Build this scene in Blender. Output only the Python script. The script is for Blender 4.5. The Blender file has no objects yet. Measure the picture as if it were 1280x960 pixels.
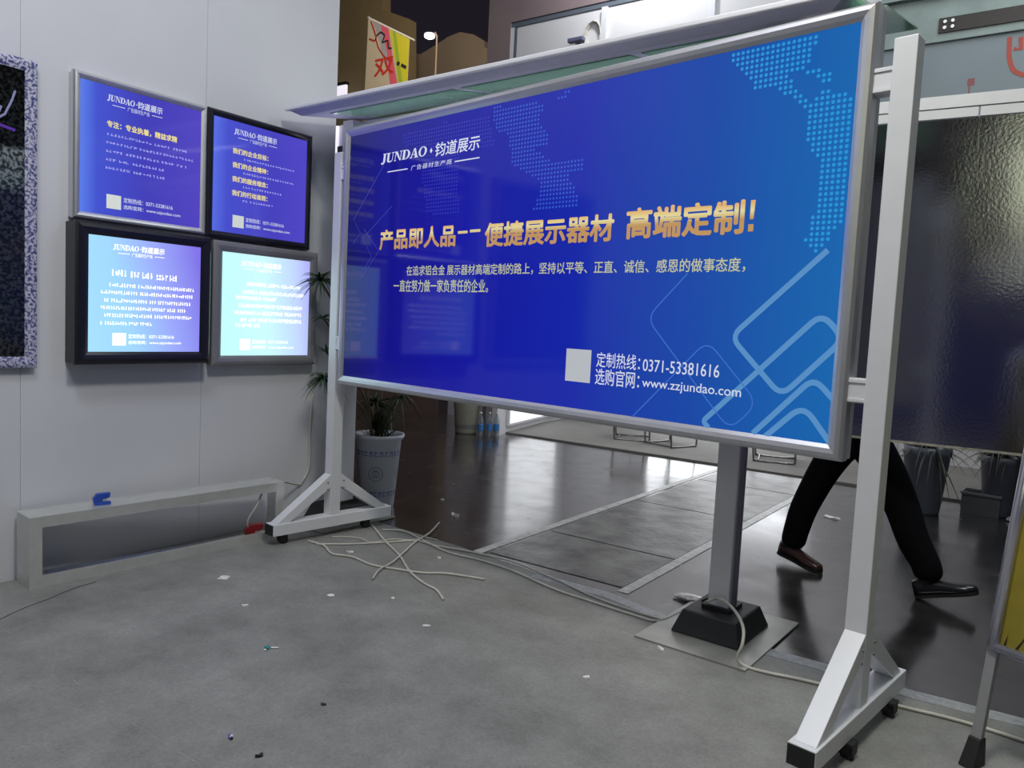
import bpy, bmesh, math, random
from mathutils import Vector, Matrix
random.seed(7)
SC = bpy.context.scene
COL = SC.collection
rad = math.radians

# ------------------------------------------------------------------ camera
F = 962.0
HC = 1.4
YAW, PITCH, ROLL = 0.61539, 0.07692, -0.04959
fwd = Vector((-math.sin(YAW)*math.cos(PITCH), math.cos(YAW)*math.cos(PITCH), -math.sin(PITCH)))
rgt = Vector((math.cos(YAW), math.sin(YAW), 0))
dwn = fwd.cross(rgt)
cr, sr = math.cos(ROLL), math.sin(ROLL)
CX = cr*rgt + sr*dwn
CY = -sr*rgt + cr*dwn
CAM = Vector((0, 0, HC))
cam = bpy.data.objects.new('camera', bpy.data.cameras.new('camera'))
COL.objects.link(cam)
m = Matrix((CX, -CY, -fwd)).transposed().to_4x4()
m.translation = CAM
cam.matrix_world = m
cam.data.sensor_width = 36.0
cam.data.lens = F/1280*36.0
cam.data.clip_end = 200
SC.camera = cam

def ray(px, py):
    return CX*((px-640)/F) + CY*((py-480)/F) + fwd
def fp(px, py, z=0.0):                       # a point of the photo at height z
    d = ray(px, py); return CAM + d*((z-HC)/d.z)
def pp(px, py, P, n):                        # a point of the photo on a plane
    d = ray(px, py); n = Vector(n); return CAM + d*((Vector(P)-CAM).dot(n)/d.dot(n))

# ------------------------------------------------------------------ world, lights, exposure
SC.view_settings.view_transform = 'Standard'
SC.view_settings.look = 'None'
SC.view_settings.gamma = 1
SC.view_settings.exposure = 0.0
w = bpy.data.worlds.new('hall_air'); SC.world = w; w.use_nodes = True
w.node_tree.nodes['Background'].inputs[0].default_value = (0.012, 0.010, 0.015, 1)
w.node_tree.nodes['Background'].inputs[1].default_value = 1.0

def area(name, loc, size, power, col=(1, 1, 1), target=None, sy=None, spread=None):
    l = bpy.data.lights.new(name, 'AREA'); l.energy = power; l.color = col
    l.shape = 'RECTANGLE'; l.size = size; l.size_y = sy or size
    if spread: l.spread = spread
    o = bpy.data.objects.new(name, l); COL.objects.link(o); o.location = loc
    t = Vector(target) if target else Vector((loc[0], loc[1], 0))
    o.rotation_euler = (t-Vector(loc)).to_track_quat('-Z', 'Y').to_euler()
    return o
area('hall_light', (-1.5, 1.0, 6.5), 5.0, 80, (0.86, 0.90, 1.0), sy=6)
area('booth_light', (-0.6, 1.4, 4.8), 0.7, 95, (1.0, 0.99, 0.88), target=(-0.7, 2.5, 0), sy=0.5)
area('wall_light', (-2.2, 0.6, 4.6), 1.0, 42, (0.86, 0.88, 1.0), target=(-4.17, 1.6, 2.2), sy=0.6)
area('neighbour_booth_light', (-3.0, 9.0, 4.6), 2.0, 90, (0.97, 0.97, 1.0), target=(-3.2, 10.2, 1.5), sy=1.0)
area('fascia_flood', (-3.85, 7.1, 5.9), 0.3, 45, (0.97, 0.98, 1.0), target=(-3.95, 7.75, 5.0), sy=0.2)
area('fascia_light', (-3.0, 5.5, 6.5), 2.0, 26, (0.95, 0.95, 1.0), target=(-3.4, 7.75, 4.6), sy=1.0)
area('canopy_fill', (-2.62, 3.40, 2.48), 2.9, 1.6, (0.85, 0.85, 1.0), target=(-2.62, 3.40, 3.2), sy=0.05)  # added hidden fill, brightens the canopy soffit and green glass from below
area('aisle_light', (-7.5, 8.0, 7.5), 3.0, 240, (1.0, 0.86, 0.66), target=(-11, 12, 4.0))
area('right_aisle_light', (0.6, 5.0, 5.6), 2.0, 90, (0.85, 0.95, 0.95), target=(0, 7, 2.0))

# ------------------------------------------------------------------ materials
MATS = {}
def mat(name, col, rough=0.5, metal=0.0, emit=None, es=1.0, noise=0.0, nscale=20, bump=0.0, bscale=60, spec=0.5, trans=0.0, coat=0.0):
    if name in MATS: return MATS[name]
    m = bpy.data.materials.new(name); m.use_nodes = True; nt = m.node_tree
    b = nt.nodes['Principled BSDF']
    b.inputs['Base Color'].default_value = (*col, 1)
    b.inputs['Roughness'].default_value = rough
    b.inputs['Metallic'].default_value = metal
    b.inputs['Specular IOR Level'].default_value = spec
    b.inputs['Transmission Weight'].default_value = trans
    b.inputs['Coat Weight'].default_value = coat
    if emit:
        b.inputs['Emission Color'].default_value = (*emit, 1); b.inputs['Emission Strength'].default_value = es
    tc = nt.nodes.new('ShaderNodeTexCoord')
    if noise:
        n = nt.nodes.new('ShaderNodeTexNoise'); n.inputs['Scale'].default_value = nscale; n.inputs['Detail'].default_value = 6
        nt.links.new(tc.outputs['Object'], n.inputs['Vector'])
        r = nt.nodes.new('ShaderNodeMapRange'); r.inputs[1].default_value = .25; r.inputs[2].default_value = .75
        r.inputs[3].default_value = 1-noise; r.inputs[4].default_value = 1+noise
        nt.links.new(n.outputs['Fac'], r.inputs[0])
        mx = nt.nodes.new('ShaderNodeVectorMath'); mx.operation = 'SCALE'; mx.inputs[0].default_value = col
        nt.links.new(r.outputs[0], mx.inputs['Scale']); nt.links.new(mx.outputs[0], b.inputs['Base Color'])
    if bump:
        n2 = nt.nodes.new('ShaderNodeTexNoise'); n2.inputs['Scale'].default_value = bscale; n2.inputs['Detail'].default_value = 3
        nt.links.new(tc.outputs['Object'], n2.inputs['Vector'])
        bp = nt.nodes.new('ShaderNodeBump'); bp.inputs['Strength'].default_value = bump; bp.inputs['Distance'].default_value = 0.01
        nt.links.new(n2.outputs['Fac'], bp.inputs['Height']); nt.links.new(bp.outputs[0], b.inputs['Normal'])
    MATS[name] = m
    return m
ALU = mat('brushed_aluminium', (0.62, 0.62, 0.66), 0.34, 0.75, noise=.05, nscale=8)
ALUD = mat('dull_aluminium', (0.66, 0.67, 0.65), 0.38, 0.6, noise=.08, nscale=12)
WHP = mat('white_painted_metal', (0.74, 0.75, 0.79), 0.42, 0.1, noise=.03, nscale=9)
CANG = mat('pale_grey_painted_metal', (0.70, 0.70, 0.75), 0.45, 0.15, noise=.03, nscale=9)
BLK = mat('black_frame_plastic', (0.012, 0.012, 0.02), 0.28, noise=.1)
RUB = mat('black_rubber', (0.012, 0.012, 0.013), 0.55, noise=.15)
CABLE = mat('white_cable_sheath', (0.52, 0.50, 0.45), 0.5, noise=.12, nscale=15)
WALLM = mat('white_partition_board', (0.60, 0.61, 0.65), 0.62, noise=.025, nscale=3, bump=.04, bscale=90)
PAPER = mat('white_paper_scrap', (0.78, 0.77, 0.74), 0.7, noise=.06)
GREY = mat('grey_plastic', (0.2, 0.2, 0.22), 0.5, noise=.1)

# ------------------------------------------------------------------ helpers
def setp(o, label=None, cat=None, group=None, kind=None):
    if label: o['label'] = label
    if cat: o['category'] = cat
    if group: o['group'] = group
    if kind: o['kind'] = kind
    return o
def root(name, label, cat, loc=(0, 0, 0), rz=0, group=None):
    o = bpy.data.objects.new(name, None); COL.objects.link(o); o.location = loc; o.rotation_euler = (0, 0, rz)
    o.empty_display_size = .1
    return setp(o, label, cat, group)
def link(name, bm, material, parent=None, smooth=False, bevel=0):
    me = bpy.data.meshes.new(name); bmesh.ops.recalc_face_normals(bm, faces=bm.faces[:]); bm.to_mesh(me); bm.free()
    for ms in (material if isinstance(material, (list, tuple)) else [material]): me.materials.append(ms)
    if smooth:
        for p in me.polygons: p.use_smooth = True
    o = bpy.data.objects.new(name, me); COL.objects.link(o)
    if parent: o.parent = parent
    if bevel:
        b = o.modifiers.new('bevel', 'BEVEL'); b.width = bevel; b.segments = 2; b.limit_method = 'ANGLE'
    return o
def NB(): return bmesh.new()
def bx(bm, x0, x1, y0, y1, z0, z1, M=None, mi=0):
    vs = [Vector((x, y, z)) for x in (x0, x1) for y in (y0, y1) for z in (z0, z1)]
    if M: vs = [M @ v for v in vs]
    v = [bm.verts.new(p) for p in vs]
    for f in ((0, 1, 3, 2), (4, 6, 7, 5), (0, 4, 5, 1), (2, 3, 7, 6), (0, 2, 6, 4), (1, 5, 7, 3)):
        bm.faces.new([v[i] for i in f]).material_index = mi
    return bm
def hexa(bm, pts):                            # 8 points: bottom 4 (loop), top 4 (loop)
    v = [bm.verts.new(p) for p in pts]
    for f in ((0, 1, 2, 3), (4, 5, 6, 7), (0, 1, 5, 4), (1, 2, 6, 5), (2, 3, 7, 6), (3, 0, 4, 7)):
        bm.faces.new([v[i] for i in f])
    return bm
def tube(bm, pts, r, n=8, cap=True):
    pts = [Vector(p) for p in pts]; rs = r if isinstance(r, (list, tuple)) else [r]*len(pts)
    rings = []; up = Vector((0, 0, 1)); prev = None
    for i, p in enumerate(pts):
        t = (pts[min(i+1, len(pts)-1)]-pts[max(i-1, 0)]).normalized()
        a = prev if prev else (up if abs(t.z) < .9 else Vector((1, 0, 0)))
        a = (a - t*a.dot(t)).normalized(); prev = a; b = t.cross(a)
        rings.append([bm.verts.new(p + (a*math.cos(2*math.pi*k/n) + b*math.sin(2*math.pi*k/n))*rs[i]) for k in range(n)])
    for i in range(len(rings)-1):
        for k in range(n):
            bm.faces.new((rings[i][k], rings[i][(k+1) % n], rings[i+1][(k+1) % n], rings[i+1][k]))
    if cap:
        bm.faces.new(rings[0]); bm.faces.new(rings[-1])
    return bm
def lathe(bm, prof, n=24, c=(0, 0, 0)):
    rings = [[bm.verts.new((c[0]+r*math.cos(2*math.pi*k/n), c[1]+r*math.sin(2*math.pi*k/n), c[2]+z)) for k in range(n)] for r, z in prof]
    for i in range(len(rings)-1):
        for k in range(n): bm.faces.new((rings[i][k], rings[i][(k+1) % n], rings[i+1][(k+1) % n], rings[i+1][k]))
    bm.faces.new(rings[0]); bm.faces.new(rings[-1])
    return bm
def smoothpath(pts, per=6):
    P = [Vector(p) for p in pts]; out = []
    for i in range(len(P)-1):
        p0, p1, p2, p3 = P[max(i-1, 0)], P[i], P[i+1], P[min(i+2, len(P)-1)]
        for k in range(per):
            t = k/per
            out.append(.5*((2*p1)+(-p0+p2)*t+(2*p0-5*p1+4*p2-p3)*t*t+(-p0+3*p1-3*p2+p3)*t**3))
    out.append(P[-1]); return out
def prism(bm, poly, y0, y1):                  # polygon in local XZ extruded along Y
    a = [bm.verts.new((x, y0, z)) for x, z in poly]; b = [bm.verts.new((x, y1, z)) for x, z in poly]
    bm.faces.new(a); bm.faces.new(b)
    for i in range(len(poly)):
        j = (i+1) % len(poly); bm.faces.new((a[i], a[j], b[j], b[i]))
    return bm

# frames on a board: local X to the right, Z up, the front faces -Y
def quad_frame_piece(bm, side, x0, x1, z0, z1, wd, y0, y1, lip=0.0, taper=0.0):
    """one mitred member of a rectangular frame; y0 = front, y1 = back"""
    X0, X1, Z0, Z1 = x0+wd, x1-wd, z0+wd, z1-wd
    o = {'top': ((x0, z1), (x1, z1), (X1, Z1), (X0, Z1)), 'bottom': ((x0, z0), (x1, z0), (X1, Z0), (X0, Z0)),
         'left': ((x0, z0), (x0, z1), (X0, Z1), (X0, Z0)), 'right': ((x1, z0), (x1, z1), (X1, Z1), (X1, Z0))}[side]
    # profile across the width: rounded snap-frame section
    prof = [(0, y1), (0, y0+taper), (.18, y0+taper*.3), (.45, y0), (.75, y0+taper*.35), (1, y0+taper), (1, y1)]
    A, B, Bi, Ai = [Vector((p[0], 0, p[1])) for p in o]
    ra, rb = [], []
    for f, y in prof:
        a = A.lerp(Ai, f); b = B.lerp(Bi, f)
        ra.append(bm.verts.new((a.x, y, a.z))); rb.append(bm.verts.new((b.x, y, b.z)))
    n = len(prof)
    for i in range(n):
        j = (i+1) % n; bm.faces.new((ra[i], ra[j], rb[j], rb[i]))
    bm.faces.new(ra); bm.faces.new(rb)
    return bm

def txt(name, body, x0, z0, x1, z1, material, parent, y=-.002, bold=0.0, shear=0.0, space=1.0):
    """flat lettering fitted into a rectangle of the board it is printed on"""
    cu = bpy.data.curves.new(name, 'FONT'); cu.body = body; cu.size = 1; cu.shear = shear
    cu.space_character = space; cu.resolution_u = 3; cu.extrude = 0
    t = bpy.data.objects.new(name, cu); COL.objects.link(t)
    bpy.context.view_layer.update()
    me = bpy.data.meshes.new_from_object(t.evaluated_get(bpy.context.evaluated_depsgraph_get()))
    bpy.data.objects.remove(t); bpy.data.curves.remove(cu)
    xs = [v.co.x for v in me.vertices]; ys = [v.co.y for v in me.vertices]
    a, b, c, d = min(xs), max(xs), min(ys), max(ys)
    for v in me.vertices:
        v.co = Vector((x0+(v.co.x-a)/(b-a)*(x1-x0), y, z0+(v.co.y-c)/(d-c)*(z1-z0)))
    if bold:                                  # heavier strokes: the outline laid down again a hair to each side
        k = (z1-z0)*bold; bm = NB(); bm.from_mesh(me)
        for i, (dx, dz) in enumerate(((k, 0), (-k, 0), (0, k), (0, -k), (k*.7, k*.7), (-k*.7, -k*.7), (k*.7, -k*.7), (-k*.7, k*.7))):
            t = NB(); t.from_mesh(me); bmesh.ops.translate(t, verts=t.verts[:], vec=(dx, .00003*(i+1), dz))
            tm = bpy.data.meshes.new('t'); t.to_mesh(tm); t.free(); bm.from_mesh(tm); bpy.data.meshes.remove(tm)
        bm.to_mesh(me); bm.free()
    me.materials.clear(); me.materials.append(material)
    o = bpy.data.objects.new(name, me); COL.objects.link(o); o.parent = parent; o['kind'] = 'stuff'
    return o
def stroke(bm, pts, wd, y, round_r=0.0):
    """flat polyline of width wd in local XZ with rounded corners"""
    P = [Vector(p) for p in pts]
    if round_r:
        Q = [P[0]]
        for i in range(1, len(P)-1):
            a, b, c = P[i-1], P[i], P[i+1]
            d1 = (a-b); d2 = (c-b); r = min(round_r, d1.length*.45, d2.length*.45)
            s = b+d1.normalized()*r; e = b+d2.normalized()*r
            for k in range(6):
                t = k/5; Q.append(s*(1-t)**2+b*2*t*(1-t)+e*t*t)
        Q.append(P[-1]); P = Q
    L, R = [], []
    for i, p in enumerate(P):
        t = (P[min(i+1, len(P)-1)]-P[max(i-1, 0)]).normalized(); nn = Vector((-t.y, t.x))*wd/2
        L.append(bm.verts.new((p.x+nn.x, y, p.y+nn.y))); R.append(bm.verts.new((p.x-nn.x, y, p.y-nn.y)))
    for i in range(len(P)-1): bm.faces.new((L[i], L[i+1], R[i+1], R[i]))
    return bm
def rect(bm, x0, x1, z0, z1, y):
    bm.faces.new([bm.verts.new(p) for p in ((x0, y, z0), (x1, y, z0), (x1, y, z1), (x0, y, z1))]); return bm
def inpoly(x, y, poly):
    c = False; n = len(poly)
    for i in range(n):
        x1, y1 = poly[i]; x2, y2 = poly[i-1]
        if (y1 > y) != (y2 > y) and x < (x2-x1)*(y-y1)/(y2-y1)+x1: c = not c
    return c

# ------------------------------------------------------------------ setting: floors
def floor_mat():
    m = bpy.data.materials.new('polished_concrete'); m.use_nodes = True; nt = m.node_tree; b = nt.nodes['Principled BSDF']
    tc = nt.nodes.new('ShaderNodeTexCoord')
    n = nt.nodes.new('ShaderNodeTexNoise'); n.inputs['Scale'].default_value = 1.3; n.inputs['Detail'].default_value = 9; n.inputs['Roughness'].default_value = .65
    nt.links.new(tc.outputs['Object'], n.inputs['Vector'])
    cr_ = nt.nodes.new('ShaderNodeValToRGB'); e = cr_.color_ramp.elements
    e[0].position = .3; e[0].color = (0.014, 0.013, 0.014, 1); e[1].position = .72; e[1].color = (0.045, 0.042, 0.043, 1)
    nt.links.new(n.outputs['Fac'], cr_.inputs[0]); nt.links.new(cr_.outputs[0], b.inputs['Base Color'])
    n2 = nt.nodes.new('ShaderNodeTexNoise'); n2.inputs['Scale'].default_value = 4; n2.inputs['Detail'].default_value = 8
    nt.links.new(tc.outputs['Object'], n2.inputs['Vector'])
    r = nt.nodes.new('ShaderNodeMapRange'); r.inputs[1].default_value = .3; r.inputs[2].default_value = .7; r.inputs[3].default_value = .13; r.inputs[4].default_value = .30
    nt.links.new(n2.outputs['Fac'], r.inputs[0]); nt.links.new(r.outputs[0], b.inputs['Roughness'])
    b.inputs['Specular IOR Level'].default_value = .9; b.inputs['Coat Weight'].default_value = .7; b.inputs['Coat Roughness'].default_value = .15
    return m
def carpet_mat(name, c0, c1, scale=3, bump=.5, bscale=160, rough=.75):
    m = bpy.data.materials.new(name); m.use_nodes = True; nt = m.node_tree; b = nt.nodes['Principled BSDF']
    tc = nt.nodes.new('ShaderNodeTexCoord')
    n = nt.nodes.new('ShaderNodeTexNoise'); n.inputs['Scale'].default_value = scale; n.inputs['Detail'].default_value = 12; n.inputs['Roughness'].default_value = .7
    nt.links.new(tc.outputs['Object'], n.inputs['Vector'])
    cr_ = nt.nodes.new('ShaderNodeValToRGB'); e = cr_.color_ramp.elements
    e[0].position = .28; e[0].color = (*c0, 1); e[1].position = .74; e[1].color = (*c1, 1)
    nt.links.new(n.outputs['Fac'], cr_.inputs[0])
    n2 = nt.nodes.new('ShaderNodeTexNoise'); n2.inputs['Scale'].default_value = bscale; n2.inputs['Detail'].default_value = 4
    nt.links.new(tc.outputs['Object'], n2.inputs['Vector'])
    mx = nt.nodes.new('ShaderNodeMix'); mx.data_type = 'RGBA'; mx.blend_type = 'MULTIPLY'; mx.inputs[0].default_value = .5
    nt.links.new(cr_.outputs[0], mx.inputs[6]); nt.links.new(n2.outputs['Fac'], mx.inputs[7]); nt.links.new(mx.outputs[2], b.inputs['Base Color'])
    bp = nt.nodes.new('ShaderNodeBump'); bp.inputs['Strength'].default_value = bump; bp.inputs['Distance'].default_value = .003
    nt.links.new(n2.outputs['Fac'], bp.inputs['Height']); nt.links.new(bp.outputs[0], b.inputs['Normal'])
    b.inputs['Roughness'].default_value = rough
    return m
FLOORM = floor_mat()
fl = link('floor', bx(NB(), -16, 9, -8, 16, -.05, 0), FLOORM); setp(fl, 'dark polished concrete hall floor', kind='structure')
# near floor covering: worn matt grey sheet up to the ragged edge behind the big sign
edge = [(-4.16, 3.72), (-3.65, 3.74), (-2.95, 3.69), (-2.3, 3.60)] + [tuple(fp(*q)[:2]) for q in ((765, 742), (838, 772), (960, 811), (1030, 830), (1133, 862), (1280, 899))] + [(3.0, 3.9)]
bm = NB(); poly = edge + [(3.0, -6), (-4.16, -6)]
lo = [bm.verts.new((x, y, 0.0)) for x, y in poly]; hi = [bm.verts.new((x, y, 0.004)) for x, y in poly]
bm.faces.new(hi)
for i in range(len(poly)): bm.faces.new((lo[i], lo[(i+1) % len(poly)], hi[(i+1) % len(poly)], hi[i]))
near = link('floor', bm, carpet_mat('worn_grey_sheeting', (0.19, 0.19, 0.178), (0.40, 0.40, 0.385), 2.6, .8, 95, .50)); setp(near, kind='structure')
# tape strip that holds the sheeting down along its edge
bm = NB()
eo = edge[3:]; off = .085
for i in range(len(eo)-1):
    a, b2 = Vector(eo[i]), Vector(eo[i+1])
    hexa(bm, [Vector((a.x, a.y-off, .0042)), Vector((b2.x, b2.y-off, .0042)), Vector((b2.x, b2.y-.004, .0042)), Vector((a.x, a.y-.004, .0042)),
              Vector((a.x, a.y-off, .0055)), Vector((b2.x, b2.y-off, .0055)), Vector((b2.x, b2.y-.004, .0055)), Vector((a.x, a.y-.004, .0055))])
tp = link('trim_1', bm, mat('clear_edge_tape', (0.30, 0.31, 0.33), .3, noise=.35, nscale=40, bump=.5, bscale=120)); setp(tp, kind='structure')
# trench covers and white lines
TREAD = bpy.data.materials.new('tread_plate'); TREAD.use_nodes = True
nt = TREAD.node_tree; b = nt.nodes['Principled BSDF']; b.inputs['Metallic'].default_value = .55
tc = nt.nodes.new('ShaderNodeTexCoord'); vo = nt.nodes.new('ShaderNodeTexVoronoi'); vo.inputs['Scale'].default_value = 26
no = nt.nodes.new('ShaderNodeTexNoise'); no.inputs['Scale'].default_value = 5; no.inputs['Detail'].default_value = 8
cr_ = nt.nodes.new('ShaderNodeValToRGB'); cr_.color_ramp.elements[0].color = (.09, .09, .09, 1); cr_.color_ramp.elements[1].color = (.30, .30, .28, 1)
cr_.color_ramp.elements[0].position = .3; cr_.color_ramp.elements[1].position = .75
bp = nt.nodes.new('ShaderNodeBump'); bp.inputs['Strength'].default_value = .35; bp.inputs['Distance'].default_value = .004
for a_, b_ in ((tc.outputs['Object'], vo.inputs['Vector']), (tc.outputs['Object'], no.inputs['Vector']), (no.outputs['Fac'], cr_.inputs[0]),
               (cr_.outputs[0], b.inputs['Base Color']), (vo.outputs['Distance'], bp.inputs['Height']), (bp.outputs[0], b.inputs['Normal'])): nt.links.new(a_, b_)
b.inputs['Roughness'].default_value = .36
ys = [3.72, 4.42, 5.75, 7.05, 7.95]
for i in range(4):
    x0, x1 = -2.74, -1.83
    o = link('plate', bx(NB(), x0, x1, ys[i]+.008, ys[i+1]-.008, 0, .004), TREAD, fl)
LINE = mat('white_floor_tape', (0.62, 0.62, 0.60), .4, noise=.3, nscale=14)
for xa, y0 in ((-2.80, 3.68), (-1.795, 3.66)):
    o = link('floor_line', bx(NB(), xa-.032, xa+.032, y0, 7.95, 0, .0035), LINE, fl)
# far carpet of the neighbouring stand
cp = link('floor', bx(NB(), -6.0, 3.5, 8.0, 12.5, .0, .02), carpet_mat('pale_grey_stand_carpet', (0.20, 0.195, 0.18), (0.27, 0.265, 0.25), 2, .3, 90)); setp(cp, kind='structure')

scq = smoothpath([Vector((*fp(*q)[:2], .0042)) for q in ((0, 786), (40, 808), (90, 850), (130, 880), (165, 905), (205, 930), (250, 958), (280, 985))], 4)
bm = NB(); pv = None
for i_, p_ in enumerate(scq):
    w_ = .0015+.001*math.sin(i_*1.7); q_ = (bm.verts.new(p_+Vector((w_, w_, 0))), bm.verts.new(p_-Vector((w_, w_, 0))))
    if pv: bm.faces.new((pv[0], pv[1], q_[1], q_[0]))
    pv = q_
link('scratch', bm, mat('scuffed_sheeting', (.27, .26, .22), .6, noise=.3, nscale=30), near)
# ------------------------------------------------------------------ setting: left wall
WX = -4.17
WEND = 3.659
bm = NB(); 
wl = link('wall_left', bx(NB(), WX-.10, WX-.004, -5.0, WEND, 0, 4.3), WALLM); setp(wl, kind='structure')
y = WEND
for i in range(9):                              # one-metre partition boards with fine joints
    y0 = max(y-.985, -5.0)
    o = link('panel', bx(NB(), WX-.004, WX, y0+.0015, y-.0015, 0.0, 4.3), WALLM, wl); y = y0
    if y <= -5: break

# ------------------------------------------------------------------ the big sign on its wheeled stand
SY = -0.13995777
U = Vector((math.cos(SY), math.sin(SY), 0)); V = Vector((-math.sin(SY), math.cos(SY), 0))
B0 = Vector((-0.44014, 2.83399, 0))
def sl(px, py):                                 # pixel of the print -> (u, z) on the sign
    P = pp(px, py, B0, -V); return ((P-B0).dot(U), P.z)
sign = root('advertising_sign', 'very large blue backlit advertising sign in silver frame on a white wheeled stand', 'sign', B0, SY)
GR = mat('sign_housing_grey', (0.42, 0.42, 0.47), .45, .2, noise=.04)
X0, X1, Z0, Z1 = -3.231, -0.146, 0.980, 2.535
link('housing', bx(NB(), X0+.004, X1-.004, .016, .075, Z0+.004, Z1-.004), GR, sign)
fr = link('frame', bx(NB(), X0+.002, X1-.002, .006, .016, Z0+.002, Z1-.002), ALU, sign)
for s in ('top', 'bottom', 'left', 'right'):
    link('frame_'+s, quad_frame_piece(NB(), s, X0, X1, Z0, Z1, .055, -.028, .03, taper=.016), ALU, fr, smooth=False, bevel=0)
# printed face
PX0, PX1, PZ0, PZ1 = X0+.055, X1-.055, Z0+.055, Z1-.055
def face_mat(name, stops, axis=0, lo=0, hi=1, zmix=None, rough=.07, strength=1.0, spec=.36):
    """backlit print: colours of the artwork across the board"""
    m = bpy.data.materials.new(name); m.use_nodes = True; nt = m.node_tree; b = nt.nodes['Principled BSDF']
    tc = nt.nodes.new('ShaderNodeTexCoord'); sp = nt.nodes.new('ShaderNodeSeparateXYZ'); nt.links.new(tc.outputs['Object'], sp.inputs[0])
    mr = nt.nodes.new('ShaderNodeMapRange'); mr.inputs[1].default_value = lo; mr.inputs[2].default_value = hi
    if zmix:
        ma = nt.nodes.new('ShaderNodeMath'); ma.operation = 'MULTIPLY_ADD'; ma.inputs[1].default_value = zmix
        nt.links.new(sp.outputs[2], ma.inputs[0]); nt.links.new(sp.outputs[0], ma.inputs[2]); nt.links.new(ma.outputs[0], mr.inputs[0])
    else: nt.links.new(sp.outputs[axis], mr.inputs[0])
    r = nt.nodes.new('ShaderNodeValToRGB'); els = r.color_ramp.elements
    while len(els) < len(stops): els.new(.5)
    for el, (p, c) in zip(els, stops): el.position = p; el.color = (*c, 1)
    nt.links.new(mr.outputs[0], r.inputs[0])
    b.inputs['Base Color'].default_value = (.01, .01, .03, 1); b.inputs['Roughness'].default_value = rough; b.inputs['Specular IOR Level'].default_value = spec
    nt.links.new(r.outputs[0], b.inputs['Emission Color']); b.inputs['Emission Strength'].default_value = strength
    return m
SIGNM = face_mat('big_sign_print', [(0, (.004, .005, .10)), (.12, (.004, .003, .22)), (.35, (.003, .004, .31)), (.6, (.003, .014, .36)), (.82, (.003, .06, .36)), (1, (.005, .125, .40))],
                 lo=PX0-0.0, hi=PX1, zmix=None)
panel = link('printed_panel', bx(NB(), PX0-.01, PX1+.01, -.012, .006, PZ0-.01, PZ1+.01), SIGNM, sign)
WHT = mat('print_white', (.2, .2, .2), .1, emit=(.62, .66, .80), es=.85)
GOLD = face_mat('print_gold', [(0, (.50, .28, .09)), (.25, (.75, .66, .30)), (.5, (.72, .40, .12)), (.75, (.80, .70, .36)), (1, (.60, .33, .10))], axis=2, lo=1.842, hi=1.966)
CREAM = mat('print_cream', (.2, .2, .15), .1, emit=(.40, .42, .24), es=1.0)
def srect(a, b): 
    (x0, z0), (x1, z1) = sl(*a), sl(*b); return x0, z0, x1, z1
FY = -.0145
def stxt(name, body, a, b, material, **k):
    x0, z0, x1, z1 = srect(a, b); return txt(name, body, x0, z0, x1, z1, material, panel, y=FY, **k)
# wordmark drawn as bold serif letters
def wordmark(name, x0, z0, x1, z1, material, parent, y, slant=.12):
    bm = NB(); H = z1-z0
    T, S = .26, .07   # thick and thin strokes
    def poly(ox, w, pts):
        vs = [bm.verts.new((x0+(ox+px*w+slant*pz)*sc, y, z0+pz*H)) for px, pz in pts]
        bm.faces.new(vs)
    def ring(ox, w, x_0, x_1, half=False):
        n = 20; out, inn = [], []
        rng = [(-90+180*k/n) for k in range(n+1)] if half else [360*k/n for k in range(n)]
        for a in rng:
            c, s = math.cos(rad(a)), math.sin(rad(a))
            if half:
                ox1 = x_0+(x_1-x_0)*max(c, 0); ix1 = x_0+(x_1-x_0-T/w*.95)*max(c, 0)
                out.append((ox1, .5+.5*s)); inn.append((ix1, .5+.43*s))
            else:
                cx = (x_0+x_1)/2; hw = (x_1-x_0)/2
                out.append((cx+hw*c, .5+.52*s)); inn.append((cx+(hw-T/w*.9)*c, .5+.44*s))
        L = len(out)
        for k in range(L if not half else L-1):
            j = (k+1) % L
            poly(ox, w, [out[k], out[j], inn[j], inn[k]])
    widths = [('J', .62), ('U', .98), ('N', 1.0), ('D', .98), ('A', 1.0), ('O', .98)]
    tot = sum(a for _, a in widths)+.02*5+slant; sc = (x1-x0)/tot; ox = 0
    for ch, wd in widths:
        t, s = T/wd, S/wd
        R = lambda a, b, c, d: poly(ox, wd, [(a, c), (b, c), (b, d), (a, d)])
        if ch == 'J':
            R(.38, .38+t, .12, 1); R(.2, 1.0, .93, 1); poly(ox, wd, [(.38, .12), (.38+t, .12), (.62, -.08), (.3, -.16), (0, -.12), (0, .06), (.22, .08), (.28, -.04)])
        elif ch == 'U':
            R(.1, .1+t, .2, 1); R(.78, .78+s, .2, 1); R(0, .48, .93, 1); R(.64, 1, .93, 1)
            poly(ox, wd, [(.1, .2), (.1+t, .2), (.5, .08), (.78, .2), (.78+s, .2), (.68, 0), (.45, -.04), (.2, .0)])
        elif ch == 'N':
            R(.12, .12+s, 0, 1); R(.82, .82+s, 0, 1); poly(ox, wd, [(.05, 1), (.36, 1), (.89, 0), (.74, 0)]); R(0, .3, 0, .07); R(.66, 1, .93, 1); R(0, .2, .93, 1)
        elif ch == 'D':
            R(.1, .1+t, 0, 1); R(0, .5, 0, .07); R(0, .5, .93, 1); ring(ox, wd, .45, 1.0, True)
        elif ch == 'A':
            poly(ox, wd, [(.42, 1), (.6, 1), (.96, 0), (.66, 0)]); poly(ox, wd, [(.42, 1), (.5, 1), (.2, 0), (.1, 0)]); R(.27, .7, .3, .37); R(0, .3, 0, .07); R(.56, 1.05, 0, .07)
        elif ch == 'O':
            ring(ox, wd, 0, 1)
        ox += wd+.02
    o = link(name, bm, material, parent)
    return o
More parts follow.
